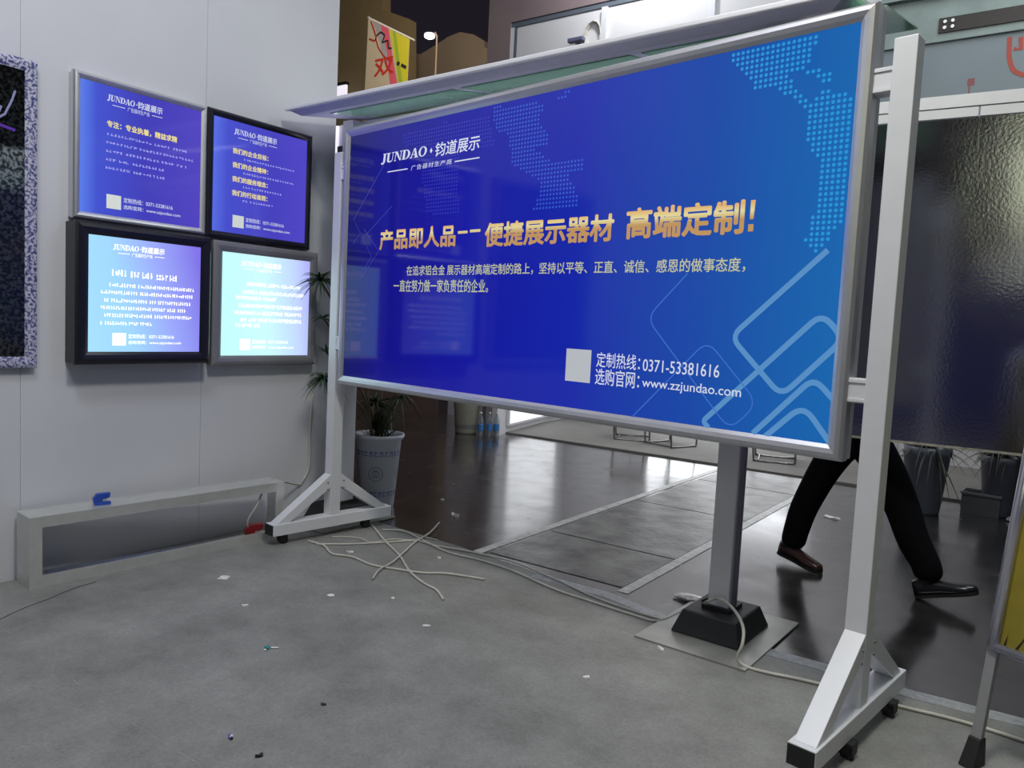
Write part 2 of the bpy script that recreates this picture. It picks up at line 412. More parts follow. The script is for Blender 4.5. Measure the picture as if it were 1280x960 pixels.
x0, z0, x1, z1 = srect((479, 205), (537, 182.8)); wordmark('wordmark_lettering', x0, z0, x1, z1, WHT, panel, FY)
bm = NB(); cx, cz = sl(541.5, 189); d = .011
bm.faces.new([bm.verts.new(p) for p in ((cx-d, FY, cz), (cx, FY, cz-d*1.3), (cx+d, FY, cz), (cx, FY, cz+d*1.3))]); link('wordmark_dot', bm, WHT, panel)
stxt('company_lettering', '钧道展示', (546.5, 196.5), (603, 169), WHT, shear=.12, bold=.012)
stxt('tagline_lettering', '广告器材生产商', (516, 213.8), (567.6, 199), WHT, shear=.1, space=1.15)
bm = NB()
for a, b_ in (((487, 215.6), (512, 211.6)), ((571, 202.6), (602, 197.6))):
    (xa, za), (xb, zb) = sl(*a), sl(*b_); rect(bm, xa, xb, (za+zb)/2-.003, (za+zb)/2+.003, FY)
link('rule_lines', bm, WHT, panel)['kind'] = 'stuff'
stxt('headline_lettering', '产品即人品', (477, 312.4), (572, 281.5), GOLD, bold=.035)
bm = NB()
for a, b_ in (((575, 291.5), (587, 290)), ((590, 289.8), (603, 288))):
    (xa, za), (xb, zb) = sl(*a), sl(*b_); rect(bm, xa, xb, (za+zb)/2-.007, (za+zb)/2+.007, FY)
link('headline_dashes', bm, GOLD, panel)
stxt('headline_lettering', '便捷展示器材', (608.4, 308.5), (770, 268), GOLD, bold=.035)
stxt('headline_lettering', '高端定制', (785, 298.8), (933, 250.5), GOLD, bold=.035)
x0, z0 = sl(937, 290); x1, z1 = sl(947, 250.5)
bm = NB(); bm.faces.new([bm.verts.new(p) for p in ((x0+.004, FY, z0+.045), (x0+.019, FY, z0+.045), (x1, FY, z1), (x0+.004, FY, z1))]); rect(bm, x0, x0+.021, z0, z0+.027, FY)
link('exclamation_mark', bm, GOLD, panel)
stxt('body_lettering', '在追求铝合金 展示器材高端定制的路上，坚持以平等、正直、诚信、感恩的做事态度，', (510.5, 345.0), (934.6, 322.0), CREAM, bold=.008)
stxt('body_lettering', '一直在努力做一家负责任的企业。', (494.4, 364.8), (613, 349.5), CREAM, bold=.008)
stxt('contact_lettering', '定制热线：', (747.7, 458.4), (803, 444), WHT, bold=.004)
stxt('contact_lettering', '0371-53381616', (805.5, 463.5), (902, 456.3), WHT, bold=.004)
stxt('contact_lettering', '选购官网：', (746, 480), (802, 465.2), WHT, bold=.004)
stxt('contact_lettering', 'www.zzjundao.com', (804.5, 486.5), (929, 484.5), WHT, bold=.004)
xa, za = sl(708.7, 475.5); xb, zb = sl(742, 437.8)
link('blank_code_square', rect(NB(), xa, xb, za, zb, FY), mat('print_pale_grey', (.2, .2, .2), .1, emit=(.36, .38, .42), es=1.0), panel)
# artwork: dotted map
DOT = mat('print_dot_blue', (.02, .02, .05), .1, emit=(.01, .27, .62), es=1.0)
DOT2 = mat('print_dot_deep_blue', (.02, .02, .05), .1, emit=(.02, .085, .52), es=1.0)
def dots(name, regs, material, step, r):
    bm = NB(); polys = [[sl(*p) for p in g] for g in regs]
    for P in polys:
        xs = [p[0] for p in P]; zs = [p[1] for p in P]
        i0, i1 = int(min(xs)/step)-1, int(max(xs)/step)+1; j0, j1 = int(min(zs)/step)-1, int(max(zs)/step)+1
        for i in range(i0, i1+1):
            for j in range(j0, j1+1):
                x, z = i*step, j*step
                if inpoly(x, z, P) and PX0+.01 < x < PX1-.01 and PZ0+.01 < z < PZ1-.01:
                    bm.faces.new([bm.verts.new((x+r*math.cos(a*math.pi/3), FY+.001, z+r*math.sin(a*math.pi/3))) for a in range(6)])
    o = link(name, bm, material, panel); o['kind'] = 'stuff'; return o
c5 = lambda L: [(620+x/2.667, 20+y/2.667) for x, y in L]
c1 = lambda L: [(430+x/4.362, 140+y/4.362) for x, y in L]
dots('dotted_map', [c5([(780, 140), (860, 108), (1075, 70), (1060, 150), (1035, 180), (1090, 185), (1140, 205), (1110, 225), (1030, 190), (985, 200), (1010, 250), (1060, 290), (1100, 250), (1195, 265), (1190, 620), (1150, 700), (1100, 760), (1060, 800), (1035, 745), (1080, 600), (1085, 500), (1030, 400), (1045, 320), (1000, 285), (930, 240), (880, 255), (825, 190)])], DOT, .0197, .0072)
dots('dotted_map', [c5([(0, 305), (175, 288), (150, 350), (180, 390), (185, 440), (130, 440), (200, 490), (300, 480), (290, 530), (240, 520), (270, 580), (285, 640), (130, 650), (150, 590), (150, 550), (60, 500), (50, 400), (0, 380)]), c5([(200, 275), (215, 262), (262, 250), (225, 285)])], DOT2, .0197, .0062)
dots('dotted_map', [c1([(330, 130), (560, 60), (800, 30), (830, 180), (640, 230), (630, 330), (640, 560), (460, 560), (430, 330), (480, 200), (340, 190)])], mat('print_dot_dark_blue', (.02, .02, .05), .1, emit=(.018, .022, .38), es=1.0), .0197, .0062)
# artwork: rounded line figures
c6 = lambda L: [sl(780+x/3.428, 300+y/3.428) for x, y in L]
LN = mat('print_line_pale_blue', (.05, .05, .08), .1, emit=(.07, .24, .50), es=1.0)
LN2 = mat('print_line_blue', (.05, .05, .08), .1, emit=(.02, .12, .50), es=1.0)
LN3 = mat('print_line_faint', (.05, .05, .08), .1, emit=(.035, .045, .36), es=1.0)
zb_ = lambda L: [(x, max(z, PZ0+.004)) for x, z in L]
bm = NB(); stroke(bm, c6([(880, 45), (465, 415), (680, 668), (950, 425), (855, 315), (345, 775), (370, 803)]), .021, FY+.0006, .05)
link('line_figure', bm, LN, panel)
bm = NB(); stroke(bm, c6([(558, 828), (820, 590), (905, 685)]), .021, FY+.0006, .06); stroke(bm, c6([(612, 840), (775, 705), (888, 868)]), .021, FY+.0008, .06); link('line_figure', bm, LN, panel)
bm = NB(); stroke(bm, c6([(280, 145), (105, 335), (460, 815), (580, 700), (365, 430), (35, 765)]), .005, FY+.0006, .06); link('line_figure', bm, LN2, panel)
d1 = lambda L: [sl(430+x/4.362, 140+y/4.362) for x, y in L]
bm = NB(); stroke(bm, d1([(228, 292), (63, 588), (100, 665), (60, 720)]), .004, FY+.0006); stroke(bm, d1([(272, 515), (115, 690), (160, 790), (120, 860)]), .0035, FY+.0006)
stroke(bm, d1([(120, 640), (200, 760), (110, 900)]), .0035, FY+.0006); link('line_figure', bm, LN3, panel)
# stand: post, brackets, base, braces, casters (as parts), left and right
for side, uc in (('right', -.053), ('left', -3.307)):
    ug = X1 if side == 'right' else X0
    link('post', bx(NB(), uc-.037, uc+.037, -.012, .062, .06, 2.403), WHP, sign, bevel=.003)
    for zc in (2.274, 1.232):
        lo_, hi_ = (min(ug, uc), max(ug, uc)); lo_, hi_ = (ug-.002, uc-.036) if side == 'right' else (uc+.036, ug+.002)
        bmk = NB(); bx(bmk, lo_, hi_, -.006, .05, zc-.042, zc+.042); bx(bmk, lo_, hi_, -.010, -.006, zc+.028, zc+.038); bx(bmk, lo_, hi_, -.010, -.006, zc-.038, zc-.028)
        link('bracket', bmk, WHP, sign)
    bar = link('base_bar', bx(NB(), uc-.046, uc+.046, -.41, .47, .065, .135), WHP, sign, bevel=.003)
    link('end_cap', bx(NB(), uc-.043, uc+.043, -.416, -.409, .068, .132), RUB, bar)
    link('end_cap', bx(NB(), uc-.043, uc+.043, .469, .476, .068, .132), RUB, bar)
    for sg_, vend in ((-1, -.385), (1, .435)):
        vin = .025+sg_*.037; bmk = NB(); h = .036
        zt = .40
        dv = vin-vend; L = math.hypot(dv, zt-.135)
        # parallelogram brace standing on the bar and leaning against the post
        a0, a1 = (vend, vend-sg_*.085) if sg_ < 0 else (vend, vend-.085)
        p = [(vend, .135), (vend+(-sg_)*.085, .135), (vin, zt-.085), (vin, zt)]
        poly3 = [Vector((uc-h, v_, z_)) for v_, z_ in p]+[Vector((uc+h, v_, z_)) for v_, z_ in p]
        hexa(bmk, poly3); br = link('brace', bmk, WHP, sign, bevel=.002)
        bmb = NB()
        for k in (0, 1):
            for sx in (-1, 1): tube(bmb, [(uc+sx*(h-.002), vin+sg_*.022, zt-.05-.045*k), (uc+sx*(h+.004), vin+sg_*.022, zt-.05-.045*k)], .006, 6)
        link('bolts', bmb, GREY, br)['kind'] = 'stuff'
    for vc in ((-.12, .30) if side == 'right' else (-.33, .28)):
        us = uc+.040 if side == 'right' else uc; cs = .031 if side == 'right' else .026
        cst = link('caster', tube(NB(), [(us-.016, vc+.012, cs), (us+.016, vc+.012, cs)], cs, 16), RUB, sign)
        bmf = NB(); bx(bmf, us-.026, us+.026, vc-.026, vc+.030, .055, .066); bx(bmf, us-.024, us-.017, vc-.016, vc+.03, .02, .056); bx(bmf, us+.017, us+.024, vc-.016, vc+.03, .02, .056)
        link('caster_fork', bmf, RUB, cst)

# ------------------------------------------------------------------ the display with a canopy behind the sign
cy_ = rad(-2.0)
disp = root('canopy_display', 'tall display board under a pale canopy roof, on two columns behind the big blue sign', 'display', (-2.56, 3.58, 0), cy_)
PURP = mat('silver_violet_metal', (0.40, 0.37, 0.50), .22, .75, noise=.05)
for cxx, side in ((-1.42, 'l'), (1.36, 'r')):
    yo = .02 if side == 'l' else -.02
    col_ = link('column', bx(NB(), cxx-.05, cxx+.05, yo-.055, yo+.055, .10, 2.70), CANG, disp, bevel=.003)
    g = NB(); e0, e1, e2 = (cxx+.0505, cxx+.056, cxx+.053) if side == 'r' else (cxx-.056, cxx-.0505, cxx-.0505)
    bx(g, e0, e1, yo-.04, yo-.024, .13, 2.5); bx(g, e0, e1, yo+.024, yo+.04, .13, 2.5); bx(g, e0, e2 if side == 'r' else e1, yo-.02, yo+.02, .13, 2.5)
    link('channel', g, PURP, col_)
    bb = NB(); hexa(bb, [Vector((cxx+a, yo+c, z)) for z, s1, s2 in ((.012, .165, .20),) for a, c in ((-s1, -s2), (s1, -s2), (s1, s2), (-s1, s2))] + [Vector((cxx+a, yo+c, .115)) for a, c in ((-.13, -.155), (.13, -.155), (.13, .155), (-.13, .155))])
    link('base_cover', bb, RUB, disp, bevel=.008)
    link('collar', bx(NB(), cxx-.07, cxx+.07, yo-.075, yo+.075, .115, .135), RUB, disp)
    link('floor_plate', bx(NB(), cxx-.26, cxx+.26, yo-.37, yo+(.35 if side == 'r' else .27), .0045, .012), mat('thin_steel_plate', (.34, .34, .32), .35, .5, noise=.2, nscale=6), disp)
link('display_board', bx(NB(), -1.60, 1.43, .03, .06, 1.13, 2.56), mat('dark_display_face', (.05, .05, .07), .3, noise=.1), disp)
link('board_frame', bx(NB(), -1.67, 1.46, .061, .12, 1.11, 2.71), CANG, disp)
link('light_strip', bx(NB(), -1.672, -1.625, .042, .060, 2.52, 2.705), mat('lit_lilac_strip', (.8, .8, .8), .4, emit=(.75, .72, 1.0), es=1.0), disp)
# canopy: rim, sloping soffit edge, flat soffit with green glass
TK = .18
def tilt(bm):
    for v in bm.verts: v.co.z += (v.co.y+.48)*TK
    return bm
a0, a1, f0, f1 = -1.50, 1.84, -.48, .34
zt, zl, zb = 2.685, 2.660, 2.626
top = [(a0, f0), (a1, f0), (a1, f1), (a0, f1)]
link('canopy_rim', tilt(bx(NB(), a0, a1, f0, f1, zl, zt)), CANG, disp, bevel=.006)
ins = .075
bb = NB(); hexa(bb, [Vector((a0+ins, f0+ins, zb)), Vector((a1-ins, f0+ins, zb)), Vector((a1-ins, f1-.03, zb)), Vector((a0+ins, f1-.03, zb)),
                     Vector((a0+.02, f0+.03, zl)), Vector((a1-.02, f0+.03, zl)), Vector((a1-.02, f1-.01, zl)), Vector((a0+.02, f1-.01, zl))])
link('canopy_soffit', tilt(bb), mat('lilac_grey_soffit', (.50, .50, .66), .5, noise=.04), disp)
GRN = mat('green_tinted_glass', (.20, .50, .30), .16, noise=.08, coat=.3)
for k in range(3):
    xs0 = a0+.26+k*1.08
    link('glass_pane', tilt(bx(NB(), xs0, xs0+1.02, f0+.15, f1-.10, zb-.006, zb-.0005)), GRN, disp)

# ------------------------------------------------------------------ wall light boxes
def wall_root(name, label, cat, y, z, group=None):
    o = root(name, label, cat, (WX, y, z), 0, group); o.rotation_euler = (0, 0, rad(90)); return o
# local X = +Y world, local -Y = +X world (out of the wall)
def light_box(label, y0, y1, z0, z1, d, wd, fm, framem, kind, group='four light boxes on the white wall'):
    r = wall_root('light_box', label, 'light box', (y0+y1)/2, z0, group)
    W_, H_ = y1-y0, z1-z0
    link('casing', bx(NB(), -W_/2+.006, W_/2-.006, -d+.012, -.0005, .006, H_-.006), framem, r)
    fr_ = link('frame', bx(NB(), -W_/2+.003, W_/2-.003, -d+.0, -d+.012, .003, H_-.003), framem, r)
    for s in ('top', 'bottom', 'left', 'right'):
        link('frame_'+s, quad_frame_piece(NB(), s, -W_/2, W_/2, 0, H_, wd, -d-.02, -d+.012, taper=.012), framem, fr_)
    p = link('printed_panel', bx(NB(), -W_/2+wd-.004, W_/2-wd+.004, -d-.006, -d+.0, wd-.004, H_-wd+.004), fm, r)
    y = -d-.0075
    X = lambda f: -W_/2+wd+f*(W_-2*wd)
    Z = lambda f: wd+f*(H_-2*wd)
    return r, p, X, Z, y
def small_common(p, X, Z, y, wm, cm, lz=.9):
    wordmark('wordmark_lettering', X(.2), Z(lz), X(.42), Z(lz+.045), wm, p, y)
    txt('company_lettering', '·钧道展示', X(.43), Z(lz-.005), X(.65), Z(lz+.05), wm, p, y=y, bold=.02, shear=.1)
    bm = NB(); rect(bm, X(.24), X(.34), Z(lz-.033), Z(lz-.028), y); rect(bm, X(.56), X(.65), Z(lz-.033), Z(lz-.028), y)
    link('rule_lines', bm, wm, p)['kind'] = 'stuff'
    txt('tagline_lettering', '广告器材生产商', X(.36), Z(lz-.05), X(.54), Z(lz-.015), wm, p, y=y)
    link('blank_code_square', rect(NB(), X(.2), X(.315), Z(.055), Z(.165), y), cm, p)
    txt('contact_lettering', '定制热线：0371-53381616', X(.335), Z(.118), X(.75), Z(.158), wm, p, y=y, bold=.008)
    txt('contact_lettering', '选购官网：www.zzjundao.com', X(.335), Z(.062), X(.82), Z(.10), wm, p, y=y, bold=.008)
def body_marks(p, X, Z, y, rows, m, h=.02, gap=.028, name='fine_print'):
    """rows of print too small to read, laid as tiny ink marks"""
    bm = NB()
    for (xa, xb, z) in rows:
        x = xa
        while x < xb:
            for q in range(3):
                u0 = x+random.random()*gap*.35; v0 = z+random.random()*h*.7
                if random.random() < .5: rect(bm, X(u0), X(u0+gap*.6), Z(v0), Z(v0+h*.22), y)
                else: rect(bm, X(u0), X(u0+gap*.2), Z(z), Z(z+h), y)
            x += gap*(1 if random.random() > .07 else 1.7)
    o = link(name, bm, m, p); o['kind'] = 'stuff'
PBLUE = face_mat('small_print_blue', [(0, (.10, .20, .80)), (.12, (.055, .085, .60)), (.5, (.05, .045, .46)), (1, (.08, .055, .50))], lo=-.33, hi=.33, rough=.09)
PBLUE2 = face_mat('small_print_blue_violet', [(0, (.10, .16, .78)), (.15, (.06, .075, .58)), (.6, (.06, .05, .50)), (1, (.08, .06, .55))], lo=-.35, hi=.35, rough=.09)
PCYAN = face_mat('small_print_washed_cyan', [(0, (.40, .78, .95)), (.35, (.36, .70, 1.0)), (.65, (.34, .42, .98)), (1, (.22, .17, .80))], lo=-.33, hi=.45, zmix=.25, rough=.12)
PWHITE = face_mat('small_print_washed_white', [(0, (.56, 1.0, .98)), (.5, (.62, .98, 1.0)), (.8, (.56, .70, 1.0)), (1, (.42, .42, .95))], lo=-.33, hi=.42, zmix=.12, rough=.12)
YEL = mat('print_yellow', (.2, .2, .1), .2, emit=(.72, .60, .20), es=1.0)
DIMW = mat('print_dim_white', (.2, .2, .2), .2, emit=(.28, .28, .72), es=1.0)
BW = mat('print_bright_white', (.5, .5, .5), .2, emit=(.95, .97, 1.0), es=1.15)
PG = mat('print_square_pale', (.4, .4, .35), .2, emit=(.42, .46, .44), es=1.0)
r, p, X, Z, y = light_box('silver framed blue light box, upper left of the four on the white wall', 1.905, 2.645, 1.83, 2.562, .05, .036, PBLUE, ALU, 0)
small_common(p, X, Z, y, WHT, PG, .89)
txt('heading_lettering', '专注：专业执着，精益求精', X(.2), Z(.685), X(.78), Z(.735), YEL, p, y=y, bold=.03)
body_marks(p, X, Z, y, [(.2, .88, .62), (.19, .92, .555), (.19, .86, .49), (.19, .66, .425), (.19, .66, .36)], DIMW)
r, p, X, Z, y = light_box('thin black framed blue light box with four yellow headings, upper right of the four', 2.650, 3.41, 1.826, 2.566, .05, .04, PBLUE2, BLK, 1)
small_common(p, X, Z, y, WHT, PG, .89)
for k, s in enumerate(('我们的企业目标：', '我们的企业精神：', '我们的服务理念：', '我们的行动准则：')):
    z = .715-k*.125
    txt('heading_lettering', s, X(.19), Z(z), X(.56), Z(z+.048), YEL, p, y=y, bold=.03)
    body_marks(p, X, Z, y, [(.3, (.84, .84, .7, .62)[k], z-.045)], DIMW, h=.018)
r, p, X, Z, y = light_box('thick black framed light box with bright cyan panel, lower left of the four', 1.893, 2.652, 1.088, 1.818, .105, .066, PCYAN, BLK, 2)
small_common(p, X, Z, y, BW, BW, .895)
body_marks(p, X, Z, y, [(.19, .32, .665), (.35, .54, .66), (.58, .76, .655)], BW, h=.055, gap=.026, name='heading_print')
body_marks(p, X, Z, y, [(.17, .92, .57), (.1, .92, .505), (.13, .9, .435), (.1, .85, .37), (.13, .92, .305), (.1, .53, .235)], BW, h=.032, gap=.021)
r, p, X, Z, y = light_box('grey framed light box glowing almost white, lower right of the four', 2.694, 3.475, 1.066, 1.812, .06, .062, PWHITE, mat('grey_anodised_frame', (.30, .30, .32), .4, .5, noise=.05), 3)
small_common(p, X, Z, y, BW, BW, .885)
body_marks(p, X, Z, y, [(.26, .87, .69), (.22, .92, .61), (.15, .6, .55), (.18, .9, .475), (.14, .9, .405), (.2, .9, .335), (.15, .42, .28)], BW, h=.04, gap=.019)

# picture at the far left with patterned frame
pic = wall_root('picture', 'dark photograph in a blue and white mottled frame at the left edge', 'picture', 1.20, 1.07)
fm = bpy.data.materials.new('mottled_blue_white_frame'); fm.use_nodes = True; nt = fm.node_tree; b = nt.nodes['Principled BSDF']
tc = nt.nodes.new('ShaderNodeTexCoord'); n = nt.nodes.new('ShaderNodeTexNoise'); n.inputs['Scale'].default_value = 75; n.inputs['Detail'].default_value = 2
r_ = nt.nodes.new('ShaderNodeValToRGB'); r_.color_ramp.elements[0].position = .42; r_.color_ramp.elements[0].color = (.055, .06, .20, 1); r_.color_ramp.elements[1].position = .56; r_.color_ramp.elements[1].color = (.50, .50, .62, 1)
nt.links.new(tc.outputs['Object'], n.inputs['Vector']); nt.links.new(n.outputs['Fac'], r_.inputs[0]); nt.links.new(r_.outputs[0], b.inputs['Base Color']); b.inputs['Roughness'].default_value = .4
link('backing', bx(NB(), -.54, .54, -.022, -.0005, .006, 1.472), BLK, pic)
fr_ = link('frame', bx(NB(), -.545, .545, -.028, -.022, .003, 1.475), BLK, pic)
for s in ('top', 'bottom', 'left', 'right'): link('frame_'+s, quad_frame_piece(NB(), s, -.55, .55, 0, 1.478, .055, -.042, -.022, taper=.006), fm, fr_)
dm = bpy.data.materials.new('dark_photo_print'); dm.use_nodes = True; nt = dm.node_tree; b = nt.nodes['Principled BSDF']
tc = nt.nodes.new('ShaderNodeTexCoord'); n = nt.nodes.new('ShaderNodeTexNoise'); n.inputs['Scale'].default_value = 60; n.inputs['Detail'].default_value = 6
sp = nt.nodes.new('ShaderNodeSeparateXYZ'); nt.links.new(tc.outputs['Object'], sp.inputs[0])
rz_ = nt.nodes.new('ShaderNodeValToRGB'); e = rz_.color_ramp.elements
mr = nt.nodes.new('ShaderNodeMapRange'); mr.inputs[1].default_value = 0; mr.inputs[2].default_value = 1.478
e[0].position = .0; e[0].color = (.03, .03, .03, 1); e[1].position = .56; e[1].color = (.04, .04, .05, 1)
for ps, c in ((.60, .22), (.70, .30), (.72, .02), (.85, .02)): q = e.new(ps); q.color = (c*.8, c*.95, c, 1)
r2 = nt.nodes.new('ShaderNodeValToRGB'); r2.color_ramp.elements[0].position = .45; r2.color_ramp.elements[1].position = .6; r2.color_ramp.elements[0].color = (.12, .12, .12, 1)
mx = nt.nodes.new('ShaderNodeMix'); mx.data_type = 'RGBA'; mx.blend_type = 'MULTIPLY'; mx.inputs[0].default_value = 1
for a_, b_ in ((tc.outputs['Object'], n.inputs['Vector']), (sp.outputs[2], mr.inputs[0]), (mr.outputs[0], rz_.inputs[0]), (n.outputs['Fac'], r2.inputs[0]), (rz_.outputs[0], mx.inputs[6]), (r2.outputs[0], mx.inputs[7]), (mx.outputs[2], b.inputs['Base Color'])): nt.links.new(a_, b_)
b.inputs['Roughness'].default_value = .15
link('print', bx(NB(), -.50, .50, -.030, -.028, .05, 1.43), dm, pic)
bm = NB(); L = [(.36, 1.16), (.41, 1.20), (.44, 1.27), (.455, 1.32)]; stroke(bm, L, .010, -.031); stroke(bm, [(.37, 1.17), (.395, 1.235)], .012, -.031); link('pale_shape', bm, mat('print_lilac', (.30, .30, .50), .3), pic)
bm = NB(); stroke(bm, [(.34, 1.15), (.40, 1.145), (.455, 1.135)], .014, -.031); link('violet_shape', bm, mat('print_violet', (.13, .04, .40), .3), pic)

# ------------------------------------------------------------------ empty aluminium frame on its side along the wall
A = Vector((-3.968, 1.649, 0)); Bq = Vector((-3.862, 3.06, 0)); ln = (Bq-A).length
ang = math.atan2(Bq.y-A.y, Bq.x-A.x)
af = root('empty_light_box', 'empty silver box frame standing on its long side against the white wall', 'frame', (A.x, A.y, 0.004), ang)
# local X along the frame, local +Y toward the wall
dp, Hf, t = .165, .352, .055
def mem(name, x0, x1, z0, z1):
    o = link(name, bx(NB(), x0, x1, 0, dp, z0, z1), ALUD, af, bevel=.003)
    return o
bmf = NB(); bx(bmf, 0, ln, 0, .012, Hf-t, Hf); bx(bmf, 0, ln, .012, dp, Hf-.012, Hf); bx(bmf, 0, ln, dp-.008, dp, Hf-.02, Hf+.004); link('top_rail', bmf, ALUD, af)
bmf = NB(); bx(bmf, 0, ln, 0, .012, 0, t); bx(bmf, 0, ln, .012, dp, 0, .012); link('bottom_rail', bmf, ALUD, af)
bmf = NB(); bx(bmf, -.002, t, -.002, .012, 0, Hf-.001); bx(bmf, -.002, .010, .012, dp, 0, Hf-.013); link('end_rail', bmf, ALUD, af)
bmf = NB(); bx(bmf, ln-t, ln+.002, -.002, .012, 0, Hf-.001); bx(bmf, ln-.010, ln+.002, .012, dp, 0, Hf-.013); link('end_rail', bmf, ALUD, af)
afm = Matrix.Translation((A.x, A.y, .004)) @ Matrix.Rotation(ang, 4, 'Z')
def afp(x, y, z): return afm @ Vector((x, y, z))

# strong clips
def clip(name, label, M_, col, s=1.0):
    r = root(name, label, 'clamp'); r.matrix_world = M_
    b1 = NB(); prism(b1, [(-.035*s, .0), (.04*s, .0), (.042*s, .014*s), (.0, .020*s), (-.04*s, .018*s)], -.016*s, .016*s); link('lower_jaw', b1, col, r, bevel=.002)
    b2 = NB(); prism(b2, [(-.04*s, .021*s), (.0, .022*s), (.036*s, .040*s), (.038*s, .062*s), (-.026*s, .060*s), (-.044*s, .034*s)], -.016*s, .016*s); link('upper_jaw', b2, col, r, bevel=.002)
    link('spring', tube(NB(), [(.008*s, -.018*s, .026*s), (.008*s, .018*s, .026*s)], .007*s, 10), ALU, r)
    return r
BLUEP = mat('blue_plastic', (.015, .07, .42), .35, noise=.05); REDP = mat('red_plastic', (.20, .008, .012), .35, noise=.05)
clip('clamp', 'small blue plastic clamp lying on top of the silver floor frame', Matrix.Translation(afp(.36, .07, Hf+.0005)) @ Matrix.Rotation(ang-rad(12), 4, 'Z') , BLUEP, 1.0)
clip('clamp', 'red plastic clamp on the floor behind the silver frame, near the stand', Matrix.Translation(afp(1.26, .075, .0125)) @ Matrix.Rotation(ang-rad(20), 4, 'Z'), REDP, 1.35)
# loose profile and offcut in the frame
bm = NB(); a = afp(.10, .12, .02); b2 = afp(1.16, .05, .02); d_ = (b2-a).normalized(); s_ = Vector((-d_.y, d_.x, 0))*.018; up = Vector((0, 0, .022))
hexa(bm, [a-s_, b2-s_, b2+s_, a+s_, a-s_*.6+up, b2-s_*.6+up, b2+s_*.6+up, a+s_*.6+up])
setp(link('aluminium_profile', bm, mat('bright_aluminium', (.42, .47, .58), .2, .85, noise=.1)), 'long thin aluminium strip lying inside the silver floor frame', 'metal strip')
def scrap(name, label, cat, px, py, sx, sy, rot, material, h=.002, z=.0045, fold=.0, group=None, irregular=True):
    P = fp(px, py, z); bm = NB(); n = 7
    if irregular:
        ring = [(sx*(.75+.35*random.random())*math.cos(2*math.pi*k/n), sy*(.75+.35*random.random())*math.sin(2*math.pi*k/n)) for k in range(n)]
    else: ring = [(-sx, -sy), (sx, -sy), (sx, sy), (-sx, sy)]
    nn = len(ring)
    lo = [bm.verts.new((x, y, 0)) for x, y in ring]
    hi = [bm.verts.new((x*.96, y*.96, h+(fold*random.random() if fold else 0))) for x, y in ring]
    c = bm.verts.new((0, 0, h+fold*.6)); bm.faces.new(lo[::-1])
    for k in range(nn):
        j = (k+1) % nn; bm.faces.new((lo[k], lo[j], hi[j], hi[k])); bm.faces.new((hi[k], hi[j], c))
    o = link(name, bm, material); o.location = (P.x, P.y, z); o.rotation_euler = (0, 0, rad(rot)); return setp(o, label, cat, group)
scrap('card_label', 'small white printed card on the floor in front of the silver frame', 'card', 280, 722, .024, .028, 32, mat('printed_white_card', (.72, .70, .64), .6, noise=.35, nscale=60), irregular=False)
scrap('paper_scrap', 'oval white paper scrap near the middle of the grey floor', 'litter', 414, 744, .022, .018, 30, PAPER)
scrap('paper_scrap', 'folded white paper scrap below and left of the white card', 'litter', 306, 757, .017, .009, 55, PAPER, fold=.006)
scrap('paper_scrap', 'tiny white crumb right of the oval paper scrap', 'litter', 491, 748, .010, .008, 10, PAPER, fold=.008)
scrap('paper_scrap', 'star shaped white scrap right of centre on the grey floor', 'litter', 533, 782, .022, .011, 35, PAPER)
scrap('paper_scrap', 'three cornered white scrap on the open floor left of the base plate', 'litter', 733, 847, .016, .014, 60, PAPER, fold=.008)
scrap('paper_scrap', 'small white block shaped scrap at the corner of the square floor plate', 'litter', 826, 812, .020, .010, -20, PAPER, fold=.012)
scrap('paper_scrap', 'larger crumpled white scrap on the dark floor right of the cable tangle', 'litter', 569, 645, .034, .024, 0, PAPER, fold=.025, z=.0005)
scrap('paper_scrap', 'small white scrap on the dark floor above the crumpled one', 'litter', 553, 625, .020, .014, 10, PAPER, fold=.012, z=.0005)
scrap('paper_scrap', 'brownish scrap highest up on the dark floor below the bottles', 'litter', 567, 606, .022, .012, 10, mat('tan_scrap', (.38, .28, .16), .7, noise=.1), fold=.008, z=.0005)
scrap('paper_scrap', 'white scrap among the cables in front of the left stand foot', 'litter', 437, 690, .026, .014, 20, PAPER, fold=.01)
scrap('paper_scrap', 'white scrap just below the crossing cables', 'litter', 549, 698, .014, .009, -20, PAPER, fold=.01)
scrap('paper_scrap', 'long white scrap on the floor behind the walking person', 'litter', 1041, 648, .075, .028, -15, PAPER, fold=.02, z=.0005)
scrap('dark_chip', 'small dark chip on the lower middle of the grey floor', 'litter', 404, 881, .012, .007, 30, RUB, fold=.008)
scrap('dark_chip', 'dark chip with pale edge at the very bottom of the floor', 'litter', 324, 946, .014, .007, 60, RUB, fold=.01)
def crumple(name, label, px, py, parts, z=.0045):
    P = fp(px, py, z); r = root(name, label, 'litter', P)
    for nm, (ox, oy, sx, sy, sz, rz), m_ in parts:
        bm = bmesh.new(); bmesh.ops.create_icosphere(bm, subdivisions=2, radius=1)
        for v in bm.verts:
            v.co *= 1+random.uniform(-.18, .18)
            v.co = Vector((v.co.x*sx, v.co.y*sy, v.co.z*sz+sz))
            v.co = Matrix.Rotation(rad(rz), 3, 'Z') @ v.co + Vector((ox, oy, 0))
        lo = min(v.co.z for v in bm.verts)
        for v in bm.verts: v.co.z -= lo
        link(nm, bm, m_, r)
    return r
TEAL = mat('teal_foil', (.02, .25, .26), .3, .3, noise=.1); VIO = mat('violet_foil', (.10, .10, .50), .3, .3, noise=.3, nscale=80)
crumple('sweet_wrapper', 'crumpled teal and white wrapper on the left of the grey floor', 334, 811, [('foil', (0, 0, .013, .010, .006, 10), TEAL), ('twist', (.018, .022, .018, .005, .003, 40), PAPER), ('twist', (.006, -.016, .007, .005, .003, 80), PAPER)])
